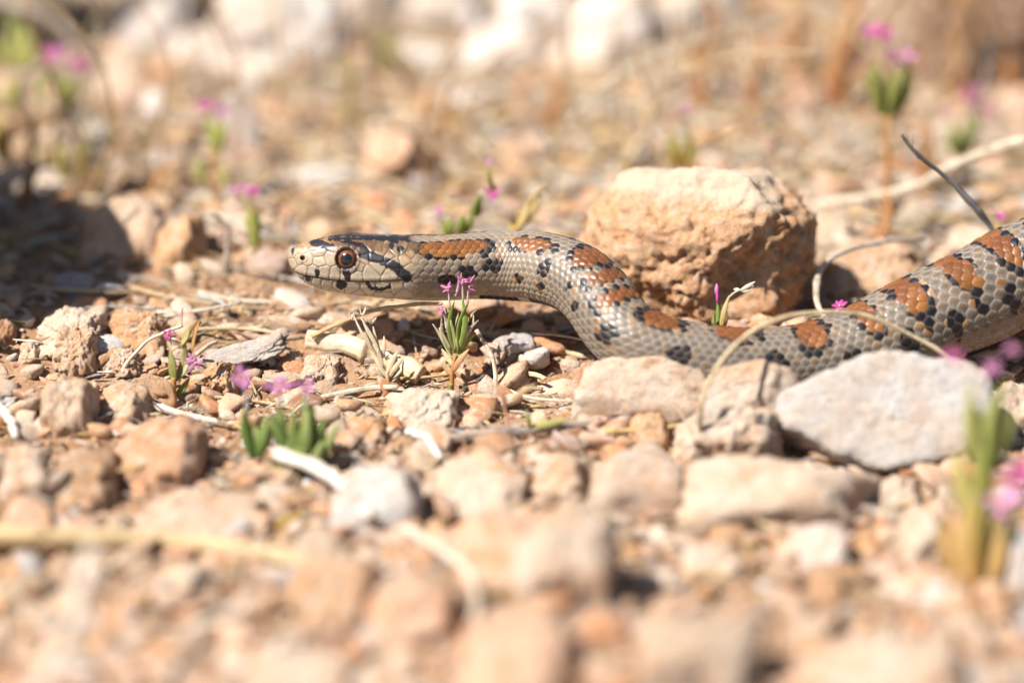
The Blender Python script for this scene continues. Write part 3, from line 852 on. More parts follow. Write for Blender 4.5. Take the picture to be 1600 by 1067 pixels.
# ---------------------------------------------------------------- straw, stems and plants
def spath(pts, n):
    pts = np.asarray(pts, float)
    if len(pts) == 2: return pts[0] + (pts[1] - pts[0]) * np.linspace(0, 1, n)[:, None]
    ch = np.concatenate([[0], np.cumsum(np.linalg.norm(np.diff(pts, axis=0), axis=1))])
    return nspline(ch, pts, np.linspace(0, ch[-1], n))


def sweep(path, radii, sides=7, flat=1.0, c0=(.5,.4,.25), c1=None, nrm=None, seed=0, hollow=False, groove=0.0):
    path = np.asarray(path, float); n = len(path); radii = np.broadcast_to(radii, (n,)).astype(float)
    t = np.gradient(path, axis=0); t /= np.maximum(np.linalg.norm(t, axis=1), 1e-9)[:, None]
    a = np.array(nrm if nrm is not None else (0.13, -.85, .5), float)
    N = a - t * (t @ a)[:, None]; N /= np.maximum(np.linalg.norm(N, axis=1), 1e-6)[:, None]
    Bb = np.cross(t, N)
    ph = np.linspace(0, 2*np.pi, sides, endpoint=False)
    rr = radii[:, None] * (1 - groove * (.5 + .5 * np.cos(ph * 3 + seed)))[None]
    V = path[:, None] + N[:, None] * (np.cos(ph)[None] * rr * flat)[..., None] + Bb[:, None] * (np.sin(ph)[None] * rr)[..., None]
    idx = np.arange(n * sides).reshape(n, sides)
    q = np.stack([idx[:-1], np.roll(idx[:-1], -1, 1), np.roll(idx[1:], -1, 1), idx[1:]], -1).reshape(-1, 4)
    V = V.reshape(-1, 3)
    V = np.concatenate([V, path[:1], path[-1:]]); m = n * sides
    tr = np.concatenate([np.stack([np.full(sides, m), np.roll(idx[0], -1), idx[0]], -1), np.stack([np.full(sides, m + 1), idx[-1], np.roll(idx[-1], -1)], -1)])
    s = np.linspace(0, 1, n); c0 = np.array(c0); c1 = np.array(c1 if c1 is not None else c0)
    c = np.repeat(c0 + (c1 - c0) * s[:, None], sides, 0); c = np.concatenate([c, c0[None], c1[None]])
    L = np.concatenate([[0], np.cumsum(np.linalg.norm(np.diff(path, axis=0), axis=1))])
    fb = np.stack([np.tile(np.cos(ph) * 2.6 + seed, n), np.tile(np.sin(ph) * 2.6, n), np.repeat(L * .8, sides)], -1)
    fb = np.concatenate([fb, fb[:1], fb[-1:]])
    return V, q, tr, c, fb


def joined(name, parts, org=(0, 0, 0)):
    V, Q, Tt, C, F = [], [], [], [], []; off = 0
    for v, q, t, c, fb in parts:
        V.append(v); Q.append(q + off); Tt.append(t + off); C.append(c); F.append(fb); off += len(v)
    V = np.concatenate(V) - np.asarray(org)
    me = mesh_np(name, V, [np.concatenate(Q), np.concatenate(Tt)], np.concatenate(C))
    at = me.attributes.new('fib', 'FLOAT_VECTOR', 'POINT'); at.data.foreach_set('vector', np.concatenate(F).astype(np.float32).ravel())
    return me


STRAW, PALE_S, GREY_S, DARK_S, GOLD_S, OLIVE = (.56,.43,.25), (.66,.58,.45), (.42,.39,.36), (.09,.075,.065), (.60,.42,.18), (.30,.27,.18)
def straw(pts, wpx, label, c0=STRAW, c1=None, d=None, lift=0, taper=.25, name='straw', cat='straw', sides=10, flat=.8, node=None, lifts=None, groove=.12, rough=0.0, n=36, root=()):
    """a dry stalk through photo pixels; d = cm behind the focus plane (one value or one per point), or None to lie on the ground"""
    P = []
    for i, (u, v) in enumerate(pts):
        if d is None: q_ = on_ground(u, v); q_[2] += wpx * PX * .4 + (lifts[i] if lifts else lift); P.append(q_)
        else: P.append(pix(u, v, d[i] if isinstance(d, (list, tuple)) else d))
    for e in root:
        q_ = P[e] + np.array([.05, .12, 0]); q_[2] = float(ground_h(q_[0], q_[1])) - .05
        P.insert(0, q_) if e == 0 else P.append(q_)
    path = spath(P, n); k = PX * (DIST + depth_of(path[n // 2])) / DIST
    s = np.linspace(0, 1, n); sd = len(bpy.data.objects) * 1.7
    rad_ = wpx * k / 2 * (1 - taper * s) * (1 + .07 * np.sin(s * 23 + sd) )
    if rough: rad_ = rad_ * (1 + rough * vnoise(np.stack([s * 9, s * 0 + sd, s * 0], -1), 3))
    w_k = min(wpx, 10) * k; path = path + w_k * .22 * np.stack([vnoise(np.stack([s * 7, s * 0 + sd, s * 0 + q_ * 9.1], -1), 6) for q_ in range(3)], 1) + w_k * .5 * np.stack([vnoise(np.stack([s * 2.2, s * 0 + sd, s * 0 + q_ * 5.1], -1), 7) for q_ in range(3)], 1)
    rad_ = rad_ * (1 + (.16 if wpx < 14 else .06) * vnoise(np.stack([s * 16, s * 0 + sd, s * 0], -1), 8))
    for s_n in (np.random.default_rng(int(sd)).uniform(.15, .9, 2) if not node and wpx > 7 else []): rad_ = rad_ * (1 + .28 * np.exp(-((s - s_n) / .014) ** 2))
    if node: rad_ = rad_ * (1 + .45 * np.exp(-((s - node) / .018) ** 2))
    org = path.mean(0); org[2] = path[:, 2].min()
    me = joined(name, [sweep(path, rad_, sides, flat, c0, c1, seed=sd, groove=groove)], org)
    return link(name, me, M_straw, loc=org, label=label, cat=cat)


SW = [
 ([(1098,622),(1130,560),(1200,508),(1280,489),(1350,493),(1425,524),(1492,572)],9.5,'pale arched straw bowing over the middle of the snake',dict(root=(0,-1),d=[-3.0,-2.8,-2.4,-2.1,-1.85,-1.7,-1.65],c0=(.62,.48,.28),c1=(.66,.56,.38))),
 ([(1312,515),(1282,482),(1276,445),(1296,404),(1345,381),(1440,372)],10,'pale looped straw curling between the boulder and the flat peach sandstone',dict(root=(0,),d=[.9,1.2,1.5,1.9,2.4,3.0],c0=(.64,.55,.42),c1=(.40,.35,.30))),
 ([(484,526),(530,505),(570,490),(625,478),(690,476)],8,'slender golden straw under the head running towards the main pink-flowered plant',dict(d=[.6,.6,.5,.4,.2],node=.24,c0=(.55,.38,.18),c1=(.66,.52,.33))),
 ([(179,600),(198,568),(235,528),(284,507)],7,'thin white curved straw arching into the left pink-flowered plant',dict(d=[.1,.1,-.1,-.3],c0=(.74,.66,.55))),
 ([(484,546),(560,568),(664,597)],33,'thick hollow cream stalk lying below the dry pale plant',dict(c0=(.66,.53,.36),c1=(.68,.52,.33),taper=-.02,name='stalk',cat='stalk',node=.45,flat=.95,sides=18,n=60,rough=.08)),
 ([(742,512),(760,540),(771,585),(773,645)],7.5,'thin white bent straw dropping right of the main pink-flowered plant',dict(d=[.1,0,-.1,-.4],c0=(.60,.47,.34),c1=(.78,.70,.62))),
 ([(690,527),(760,524),(810,535),(855,529)],8,'split grey-cream straw tip pointing right of the main plant',dict(c0=(.5,.42,.32),c1=(.68,.60,.48),taper=.35,rough=.3)),
 ([(718,611),(770,586),(830,562),(882,549)],20,'charred dark twig lying under the neck',dict(c0=DARK_S,c1=(.26,.21,.16),name='twig',cat='twig',groove=.4,rough=.35,taper=.3,flat=.85,sides=16,n=60)),
 ([(838,564),(890,563),(948,570)],9,'pale flattened straw ending at the bend of the body',dict(c0=(.64,.52,.33),taper=.1)),
 ([(868,566),(905,558),(942,545)],6,'short pale straw crossing the flattened one beside the bend',dict(c0=(.66,.58,.42))),
 ([(1410,212),(1428,236),(1465,268),(1512,312),(1556,368)],8,'dark grey twig rising behind the right body with a frayed tip',dict(root=(-1,),d=[1.0,1.0,1.1,1.2,1.4],c0=(.10,.09,.08),c1=(.34,.33,.33),taper=-.9,name='twig',cat='twig',rough=.3,groove=.4,sides=14,n=60)),
 ([(1610,222),(1500,254),(1380,305),(1262,338)],16,'long pale blurred straw slanting behind the grey twig at right',dict(root=(-1,),d=[5,5.2,5.6,6.2],c0=(.62,.53,.40))),
 ([(1405,-20),(1345,60),(1255,150)],18,'pale blurred straw slanting up at the back right',dict(d=[14,15,16.5],c0=(.62,.50,.36))),
 ([(-20,8),(65,22),(125,70),(158,150),(168,200)],20,'thick grey-tan stem arching in the top left corner',dict(d=[14,14,14,14.5,15],c0=(.44,.37,.31),name='stem',cat='stem')),
 ([(128,424),(210,436),(330,447),(482,458)],9,'long brown straw lying across the ground left of the snout',dict(c0=(.42,.29,.17),c1=(.5,.37,.23))),
 ([(-30,868),(120,868),(260,872),(400,890),(505,915)],34,'thick yellow blurred stalk lying across the lower left',dict(lift=.15,c0=(.47,.34,.17),c1=(.50,.38,.22),name='stalk',cat='stalk',taper=.2)),
 ([(60,1075),(110,990),(128,925),(150,850)],34,'whitish blurred straw standing bent in the bottom left corner',dict(root=(0,),d=[-12.5,-11.5,-11,-10.5],c0=(.62,.54,.44))),
 ([(300,990),(360,965),(392,935),(398,905)],14,'short white blurred straw curving up below the yellow stalk',dict(root=(0,),d=[-10,-10,-9.8,-9.5],c0=(.7,.63,.54))),
 ([(630,850),(690,888),(738,930),(745,1000)],20,'pale blurred straw curving down at the bottom centre',dict(lift=.25,c0=(.60,.50,.39))),
 ([(430,738),(500,772),(545,805),(582,848)],26,'whitish blurred straw crossing below the green front plant',dict(lift=.3,c0=(.64,.57,.49))),
 ([(330,330),(350,352),(356,392),(352,440)],9,'grey-pink bent straw standing behind the left shade',dict(root=(-1,),d=[3.2,3.2,3.3,3.4],c0=(.52,.42,.35))),
 ([(985,262),(1020,190),(1042,90),(1052,-10)],9,'tall thin dry stem behind the ochre boulder',dict(root=(0,),d=[9,9,9,9],c0=(.5,.36,.2),c1=(.6,.48,.33),name='stem',cat='stem')),
 ([(310,508),(370,520),(440,533),(474,530)],9,'thin brown twig right of the left pink-flowered plant',dict(c0=(.40,.30,.21),name='twig',cat='twig')),
 ([(440,540),(480,512),(520,490),(545,472)],7,'grey blurred stem leaning behind the slender golden straw',dict(c0=(.45,.40,.36))),
 ([(740,530),(800,505),(905,497)],15,'long shaded straw beneath the raised neck',dict(c0=(.55,.43,.28))),
 ([(640,590),(665,570),(690,555)],9,'short pale straw between hollow stalk and main plant',dict(c0=(.6,.48,.32))),
 ([(515,640),(550,620),(585,603)],15,'weathered grey-tan stick lying below the hollow stalk',dict(c0=(.45,.36,.28),name='stick',cat='stick',flat=.6)),
 ([(615,607),(650,625),(690,640)],9,'pale straw running from the dry plant across the cream stone',dict(c0=(.62,.52,.42))),
 ([(640,690),(665,708),(690,735)],15,'short white blurred straw in front of the cream stone',dict(lift=.15,c0=(.76,.70,.64))),
 ([(1160,200),(1260,150),(1330,80)],12,'thin blurred straw crossing the back right ground',dict(d=[14,15,15],c0=(.6,.48,.34))),
 ([(985,640),(1060,690),(1085,735)],8,'thin dark rootlet between the peach block and the wedge-shaped stone',dict(lift=.5,c0=(.36,.26,.19),name='twig',cat='twig')),
 ([(-10,650),(15,690),(22,715)],16,'white blurred straw at the left edge',dict(lift=.25,c0=(.7,.62,.52))),
 ([(225,640),(290,655),(370,672)],14,'pale blurred straw in front of the left pink-flowered plant',dict(c0=(.6,.5,.42))),
 ([(700,700),(780,690),(940,678)],20,'grey-brown weathered stick left of the wedge-shaped stone',dict(lift=.12,c0=(.42,.34,.28),name='stick',cat='stick',flat=.6,groove=.3)),
 ([(940,180),(1000,150),(1040,60)],8,'thin dry stem left of the tall thin one at the back',dict(root=(0,),d=[13,13,13],c0=(.62,.52,.38),name='stem',cat='stem')),
]
for pts, wpx, lab, op in SW:
    o = straw(pts, wpx, lab, **op)
    if 'frayed' in lab:                                # split bark fibres at its tip
        for q0, q1 in (((1420,226),(1405,206)),((1424,232),(1426,208)),((1418,222),(1413,204)),((1446,254),(1428,246))):
            a_, b_ = pix(*q0, 1.0), pix(*q1, 1.02)
            link('fibre', joined('fibre', [sweep(spath([a_, (a_ + b_) / 2 + [.02, 0, .01], b_], 8), np.linspace(.016, .004, 8), 6, .7, (.2,.18,.16), (.4,.37,.34))], np.array(o.location)), M_straw, parent=o)

# pale bark flake left of the hollow stalk
p, f = rock_shape(301, 4, None, 9, 26, .22)
p = p * np.array([.80, .26, .07]) + np.stack([p[:, 0] * 0, p[:, 0] * 0, .06 * p[:, 0] ** 2], -1)
o = link('bark_flake', mesh_np('bark_flake', p, [f]), M_rock, loc=pix(385, 548, .35), label='weathered white-grey bark flake left of the thick hollow stalk', cat='bark flake', color=(.50,.47,.43))
o.rotation_euler = (R(38), R(-7), R(6))

# loose straw pieces one can pick out
LOOSE = []
def loose(n, zlo, zhi, seed, xlo=-1, xhi=1):
    r_ = np.random.default_rng(seed)
    for i in range(n):
        t = r_.random(); dd = DIST + zlo + (zhi - zlo) * t
        x = r_.uniform(xlo, xhi) * dd * .18 * 1.05; y = CAM[1] + dd * math.cos(PITCH) + 2.0
        L = r_.uniform(.5, 2.2); a = r_.normal(0, .55); dx, dy = math.cos(a) * L / 2, math.sin(a) * L / 2
        bow = r_.uniform(-.15, .15) * L; hz = r_.uniform(.03, .16)
        pts = []
        for s_ in (-1, -.3, .4, 1):
            px_, py_ = x + dx * s_ - dy * 0 + bow * (1 - s_ * s_) * -math.sin(a), y + dy * s_ + bow * (1 - s_ * s_) * math.cos(a)
            pts.append([px_, py_, 0])
        pts = np.array(pts); base = ground_h(pts[:, 0], pts[:, 1]).max()
        pts[:, 2] = base + hz + np.array([0, .02, .04, .03]) + r_.uniform(-.06, .12) * np.array([-1, -.3, .4, 1])
        kc = r_.choice(5, p=[.34,.28,.12,.14,.12]); c_ = np.array([STRAW, PALE_S, GREY_S, GOLD_S, (.42,.31,.2)][kc]) * r_.uniform(.85, 1.1)
        wd = r_.uniform(.018, .06)
        path = spath(pts, 14); org = path.mean(0)
        o = link('loose_straw', joined('loose_straw', [sweep(path, wd * np.linspace(1, r_.uniform(.5, .9), 14), 7, r_.uniform(.4, .9), c_, seed=i * 1.3, groove=.15)], org), M_straw, loc=org, cat='straw')
        LOOSE.append((o, ('thick ' if wd > .04 else 'thin ') + ('tan', 'pale', 'grey', 'golden', 'brown')[kc], L, zone(org)))
loose(60, -3.5, 5, 5)
loose(42, -1.4, 3.2, 15, -.75, .22)
loose(135, 4, 26, 6)
loose(34, -12, -3.5, 8)
name_small(LOOSE, 'straw piece lying', 'loose straw pieces')
# tangle of thin dry grass stalks standing and leaning behind the snake
r_ = np.random.default_rng(44); STALKS = []
for i in range(125):
    y = r_.uniform(8, 24); dd = (y - CAM[1]) * math.cos(PITCH); x = r_.uniform(-1, 1) * dd * .19
    z = float(ground_h(x, y)); L = r_.uniform(1.6, 5.5); lean = r_.normal(0, .45 if i % 3 else 1.5); az = r_.uniform(-.6, .6)
    dv = np.array([math.sin(lean) * math.cos(az), math.sin(lean) * math.sin(az), max(abs(math.cos(lean)), .12)]) * L
    b0 = np.array([x, y, z - .05]); bow = np.array([r_.normal(0, .12), r_.normal(0, .12), -.10 * abs(math.sin(lean))]) * L
    path = spath([b0, b0 + dv * .35 - bow * .8, b0 + dv * .7 - bow * .5, b0 + dv + bow], 22)
    path[:, 2] = np.maximum(path[:, 2], ground_h(path[:, 0], path[:, 1]) + .03)
    kc = r_.choice(6, p=[.2,.2,.22,.1,.24,.04]); c_ = np.array([STRAW, PALE_S, (.54,.33,.16), GOLD_S, (.50,.28,.12), GREY_S][kc]) * r_.uniform(.85, 1.1)
    o = link('grass_stalk', joined('grass_stalk', [sweep(path, r_.uniform(.02, .06) * np.linspace(1, .5, 22), 7, .8, c_, seed=i * 2.1, groove=.15)], b0), M_straw, loc=b0, cat='grass stalk')
    STALKS.append((o, ('upright ' if abs(math.cos(lean)) > .6 else 'leaning ') + ('tan', 'pale', 'orange-tan', 'golden', 'rusty', 'grey')[kc], L, zone(b0)))
name_small(STALKS, 'grass stalk', 'dry grass stalks')
# chaff: crumbs of straw and leaf nobody could count
r_ = np.random.default_rng(12); parts = []
for i in range(7000):
    far = i >= 3600; dd = (53 + 22 * r_.random()) if far else 38 + 34 * r_.random() ** 1.2; x = r_.uniform(-1, 1) * dd * .2; y = CAM[1] + dd * math.cos(PITCH) + 2.0
    L = r_.uniform(.3, 1.7) if far else r_.uniform(.08, .75); a = r_.normal(0, .9); z = float(ground_h(x, y)) + r_.uniform(.03, .14)
    dv = np.array([math.cos(a), math.sin(a), r_.normal(0, .2)]) * L / 2; c0 = np.array([x, y, z])
    c_ = np.array([STRAW, PALE_S, GREY_S, GOLD_S, (.36,.22,.12)][r_.integers(5)]) * r_.uniform(.8, 1.1)
    parts.append(sweep(np.stack([c0 - dv, c0 + dv * .2 + [0, 0, .02], c0 + dv]), np.array([.012, r_.uniform(.012, .035), .01]) * (2.4 if far else 1), 5, r_.uniform(.3, .8), c_, seed=i))
link('straw_litter', joined('straw_litter', parts), M_straw, kind='stuff', label='crumbs of dry straw and leaf scattered over the gravel', cat='litter')

# ---------------------------------------------------------------- pink-flowered plants
GREEN, YGREEN, DGREEN, AMBER, RUSTY, PINK, LILAC, DRY = (.26,.34,.07), (.45,.46,.13), (.085,.15,.03), (.55,.30,.09), (.46,.20,.07), (.62,.09,.42), (.62,.28,.52), (.62,.50,.30)
class Plant:
    def __init__(s, name, base, label, cat='plant', d=None, hidden=False):
        g_ = on_ground(*base); gd = depth_of(g_)
        if d is not None and not hidden and abs(d - gd) < 3.2: d = None        # its foot is in view: it stands where the ground is
        s.b = g_ if d is None else pix(base[0], base[1], d)
        s.d = depth_of(s.b); top_ = s.b.copy(); s.b[2] = float(ground_h(s.b[0], s.b[1])); s.k = PX * (DIST + s.d) / DIST; s.r = np.random.default_rng(int(base[0] * 7 + base[1]))
        s.o = link(name, None, loc=s.b, label=label, cat=cat); s.o.empty_display_size = .2
        if top_[2] - s.b[2] > .06: s.add('stem', [sweep(spath([s.b - np.array([0, 0, .08]), top_ + np.array([0, 0, .05])], 8), .05 + .05 * (s.d < -4), 7, 1, AMBER, (.42, .36, .12))])
    def P(s, uv, dz=0.0): return pix(uv[0], uv[1], s.d + dz)
    def add(s, name, parts, mat=None): return link(name, joined(name, parts, s.b), mat or M_plant, parent=s.o)
    def stem(s, pts, w, c0=AMBER, c1=None, name='stem', dz=0.0):
        path = spath([s.P(q, dz * i / max(len(pts) - 1, 1)) for i, q in enumerate(pts)], 14)
        path[0, 2] -= .08
        return s.add(name, [sweep(path, np.linspace(1, .7, 14) * w * s.k / 2, 7, 1, c0, c1, seed=s.r.random())])
    def leaf(s, a, b, w, c0=GREEN, c1=None, dz=None, bend=.12, name='leaf', fat=.24):
        dz = s.r.uniform(-.12, .12) if dz is None else dz
        A, B_ = s.P(a, dz * .3), s.P(b, dz)
        m = (A + B_) / 2 + np.array([s.r.uniform(-1, 1), s.r.uniform(-1, 1), 0]) * bend * np.linalg.norm(B_ - A)
        path = spath([A, m, B_], 13); t = np.linspace(0, 1, 13)
        rad_ = w * .82 * s.k / 2 * (np.sin(np.pi * np.clip(t * .9 + .08, 0, 1)) ** .8) * (1 - .25 * t) + .004
        return s.add(name, [sweep(path, rad_, 9, fat, c0, c1, nrm=(s.r.uniform(-.7, .7), -.8, s.r.uniform(.2, .8)), seed=s.r.random() * 9)])
    def bud(s, a, b, w, c0=GREEN, c1=YGREEN, tip=None):
        o = s.leaf(a, b, w, c0, c1, name='calyx', fat=.85, bend=.04)
        if tip is not None:
            a_, b_ = np.array(a, float), np.array(b, float); dv = (b_ - a_)
            s.leaf(b_ - dv * .12, b_ + dv * .30, w * .55, tip, tip, name='bud', fat=.8, bend=.03, dz=0)
        return o
    def flower(s, c, size, n=5, tube=None, col=PINK, facing=(0, -.5, .8), eye=True):
        cen_ = s.P(c, -.03); f_ = np.array(facing, float); f_ /= np.linalg.norm(f_)
        e1 = np.cross(f_, (0.3, 1, .2)); e1 /= np.linalg.norm(e1); e2 = np.cross(f_, e1)
        parts = []; L = size * s.k / 2
        a0 = s.r.uniform(0, 6)
        for i in range(n):
            a = a0 + i * 2 * np.pi / n + s.r.uniform(-.4, .4); dv = e1 * math.cos(a) + e2 * math.sin(a); ln = L * s.r.uniform(.65, 1.25)
            t = np.linspace(0, 1, 9); path = cen_ + np.outer(t * ln, dv) + np.outer(t * (1 - .55 * t) * ln * s.r.uniform(.35, 1.3), f_)
            cc_ = np.array(col) * s.r.uniform(.85, 1.15)
            parts.append(sweep(path, L * .21 * np.sin(np.pi * np.clip(t * .86 + .10, 0, 1)) + .003, 7, .16, np.clip(cc_ * 1.1 + .05, 0, 1), cc_, nrm=f_))
        fl = s.add('flower', parts, M_petal)
        if eye:
            link('stamens', joined('stamens', [sweep([cen_, cen_ + f_ * L * .30, cen_ + f_ * L * .45], [L * .10, L * .16, L * .03], 7, 1, (.72, .60, .25))], s.b), M_plant, parent=fl)
        if tube is not None:
            s.leaf(tube, c, max(size * .16, 3), (.55, .50, .36), tuple(np.array(col) * .5 + .3), name='flower_tube', fat=.9, bend=.02, dz=-.02)
        return fl


# the sharp plant below the neck
p = Plant('centaury_plant', (705, 602), 'sharp green plant with bright pink star flowers standing in front of the neck', d=-.2, hidden=True)
p.stem([(706,603),(707,580),(712,555)], 8, RUSTY, AMBER)
p.leaf((706,585),(689,566),14,(.60,.42,.2),(.68,.50,.30)); p.leaf((708,582),(733,545),12,(.55,.30,.14),(.66,.46,.27)); p.leaf((712,575),(690,545),12,(.64,.54,.32),(.70,.60,.40))
PY, PG, PD = (.50,.50,.18), (.36,.42,.10), (.24,.32,.07)
for a, b, w_, c0, c1 in (((706,560),(676,506),9,(.58,.52,.30),(.66,.58,.40)),((714,562),(744,520),9,PG,PY),((706,555),(690,497),10,PY,(.60,.56,.34)),((708,552),(699,476),12,(.46,.40,.14),(.52,.36,.16)),
        ((712,552),(710,470),12,PG,PD),((715,552),(722,466),13,PG,PD),((718,550),(733,470),12,PD,PG),((720,548),(744,484),10,PG,(.56,.48,.26)),((722,545),(748,500),8,(.58,.46,.28),(.66,.56,.40)),
        ((710,548),(704,500),10,PY,(.62,.60,.34)),((716,546),(728,506),12,PY,(.60,.60,.32)),((704,545),(686,512),8,(.6,.55,.36),(.70,.64,.50)),((713,566),(724,532),12,(.40,.48,.10),(.48,.52,.14)),
        ((702,535),(693,480),7,(.58,.56,.34),(.68,.64,.52)),((726,530),(740,492),7,PY,(.66,.58,.44)),((709,530),(716,486),8,(.54,.52,.24),PG),((698,520),(694,486),6,(.66,.60,.46),(.72,.66,.56))):
    p.leaf(a, b, w_, c0, c1)
for c, sz, tb, fc in (((700,452),24,(703,482),(-.45,-.2,.8)),((723,441),26,(724,472),(.15,-.25,.95)),((691,484),18,(697,503),(-.7,-.4,.4)),((732,450),22,(730,478),(.5,-.1,.8))):
    p.flower(c, sz, 5, tb, facing=fc, col=(.60,.17,.45))
p.leaf((711,464),(716,432),6,(.62,.44,.50),LILAC,name='bud',fat=.8); p.leaf((723,448),(721,426),5,LILAC,(.6,.25,.48),name='bud',fat=.8)
p.flower((734,512), 12, 3, None, LILAC, (.6,-.5,.4), False); p.flower((690,510), 10, 3, None, LILAC, (-.5,-.5,.4), False)
p.leaf((734,442),(742,430),4,PINK,LILAC,name='bud',fat=.8)

# dry pale plant
p = Plant('dried_plant', (605, 612), 'bleached dry plant with feathery cream tips under the chin', d=-.2, hidden=True)
p.stem([(606,622),(606,600),(605,580)], 9, (.58,.38,.18), DRY)
for a, b, w_ in (((605,595),(590,545),12),((603,590),(572,520),11),((600,575),(565,498),8),((598,565),(583,510),9),((596,560),(600,525),9),((606,585),(622,548),13),((608,590),(632,556),10),((592,560),(552,492),6),((590,545),(562,482),5),((600,598),(588,575),9),((612,596),(628,575),8)):
    p.leaf(a, b, w_, (.70,.57,.36), (.78,.72,.58), bend=.08)
for c in ((565,494),(551,500),(580,507)):
    for q_ in range(5): p.leaf(c, (c[0] + p.r.uniform(-11, 9), c[1] - p.r.uniform(2, 16)), 4, (.70,.64,.50), (.76,.72,.62), name='dry_petal', fat=.3)

# left plant
p = Plant('centaury_plant', (272, 632), 'slightly blurred olive plant with two pink flowers right of the orange-tan block', d=-.6, hidden=True)
p.stem([(272,632),(270,610),(272,590)], 13, (.58,.33,.18), AMBER)
p.leaf((270,625),(258,590),17,(.6,.38,.22),(.62,.42,.26)); p.leaf((274,620),(296,590),15,GREEN,YGREEN); p.leaf((272,600),(266,545),18,(.36,.34,.10),(.32,.33,.10))
p.leaf((275,595),(288,535),17,(.42,.36,.14),(.38,.36,.14)); p.leaf((280,590),(296,560),13,(.4,.42,.18),(.5,.48,.26)); p.leaf((285,545),(310,500),14,(.55,.36,.15),(.5,.34,.15))
p.leaf((300,548),(312,500),10,(.5,.32,.13),AMBER); p.leaf((283,540),(296,508),11,YGREEN,(.5,.44,.22)); p.leaf((284,508),(286,480),6,(.55,.40,.35),(.5,.25,.2))
p.flower((264,522),24,5,(268,540),PINK,(-.4,-.7,.3)); p.flower((305,568),30,5,(296,580),LILAC,(.2,-.8,.5)); p.flower((300,560),20,5,None,LILAC,(-.2,-.6,.6))

# blurred green plant in front
p = Plant('centaury_plant', (455, 752), 'blurred bright green plant low in the left front', d=None)
p.stem([(456,760),(462,725),(465,700)], 24, AMBER, GREEN)
for a, b, w_ in (((460,740),(440,635),38),((468,735),(475,618),40),((478,735),(508,655),36),((462,745),(456,640),34),((455,720),(422,645),30),((470,730),(490,630),30),((395,715),(381,638),32),((400,715),(414,650),26),((470,745),(490,690),36),((455,745),(450,690),38)):
    p.leaf(a, b, w_, DGREEN, (.24,.32,.09), fat=.5)
    p.leaf((a[0] + 9, a[1] - 6), (b[0] + p.r.uniform(-22, 22), b[1] + p.r.uniform(-5, 30)), w_ * .7, DGREEN, (.34,.38,.12), fat=.5)
p.flower((436,604),48,6,(440,640),LILAC); p.flower((378,594),40,6,(388,650),LILAC); p.flower((480,606),36,5,(478,640),LILAC)
p.leaf((470,750),(520,700),20,AMBER,(.6,.42,.2)); p.leaf((450,755),(400,700),14,DRY,DRY)

# right front plant
p = Plant('centaury_plant', (1515, 925), 'tall blurred plant with orange foot and pink flowers at the right front', d=None)
p.stem([(1515,935),(1525,830),(1540,700)], 34, (.60,.32,.10), GREEN)
for a, b, w_, c0, c1 in (((1510,930),(1480,800),46,AMBER,(.6,.36,.14)),((1525,930),(1535,800),48,AMBER,(.58,.36,.12)),((1530,900),(1570,790),40,(.6,.40,.15),YGREEN),((1520,820),(1500,700),44,(.5,.40,.12),YGREEN),((1530,800),(1545,670),50,YGREEN,GREEN),
                       ((1535,740),(1520,600),34,YGREEN,GREEN),((1545,740),(1572,590),38,GREEN,DGREEN),((1548,730),(1556,610),34,GREEN,GREEN),((1580,850),(1588,790),26,DGREEN,GREEN),((1505,935),(1465,830),44,(.60,.34,.10),(.62,.42,.18)),((1520,935),(1512,790),50,(.60,.34,.10),(.60,.38,.14)),((1535,930),(1556,800),46,(.58,.30,.08),(.6,.4,.16)),((1545,735),(1508,612),30,GREEN,(.3,.36,.1)),((1550,735),(1585,640),30,(.3,.36,.1),GREEN)):
    p.leaf(a, b, w_ * .95, np.array(c0) * .72 + np.array((.15, .12, .055)), np.array(c1) * .72 + np.array((.15, .12, .055)), fat=.5)
for c, sz, cl in (((1556,786),72,LILAC),((1590,742),56,PINK),((1548,578),36,LILAC),((1488,560),32,PINK),((1582,548),34,LILAC)): p.flower(c, sz, 5, None, cl)

# small one behind the body
p = Plant('centaury_plant', (1126, 520), 'tiny plant with one closed pink bud and one dry cream flower before the ochre boulder', d=.25, hidden=True)
p.bud((1121,514),(1121,468),10,GREEN,(.2,.3,.07),PINK); p.leaf((1120,462),(1120,443),9,(.5,.12,.35),LILAC,name='bud',fat=.9); p.leaf((1117,514),(1115,492),8,YGREEN,GREEN)
p.leaf((1126,516),(1139,462),11,(.55,.42,.12),(.66,.56,.32)); p.leaf((1130,514),(1133,480),9,(.6,.36,.14),DRY); p.stem([(1138,466),(1150,456),(1160,452)],4,DRY,(.7,.64,.54))
for a, b in (((1158,453),(1180,440)),((1156,454),(1146,452)),((1160,452),(1178,447)),((1158,454),(1172,455))): p.leaf(a, b, 8, (.70,.64,.54), (.72,.67,.58), name='dry_petal', fat=.3)

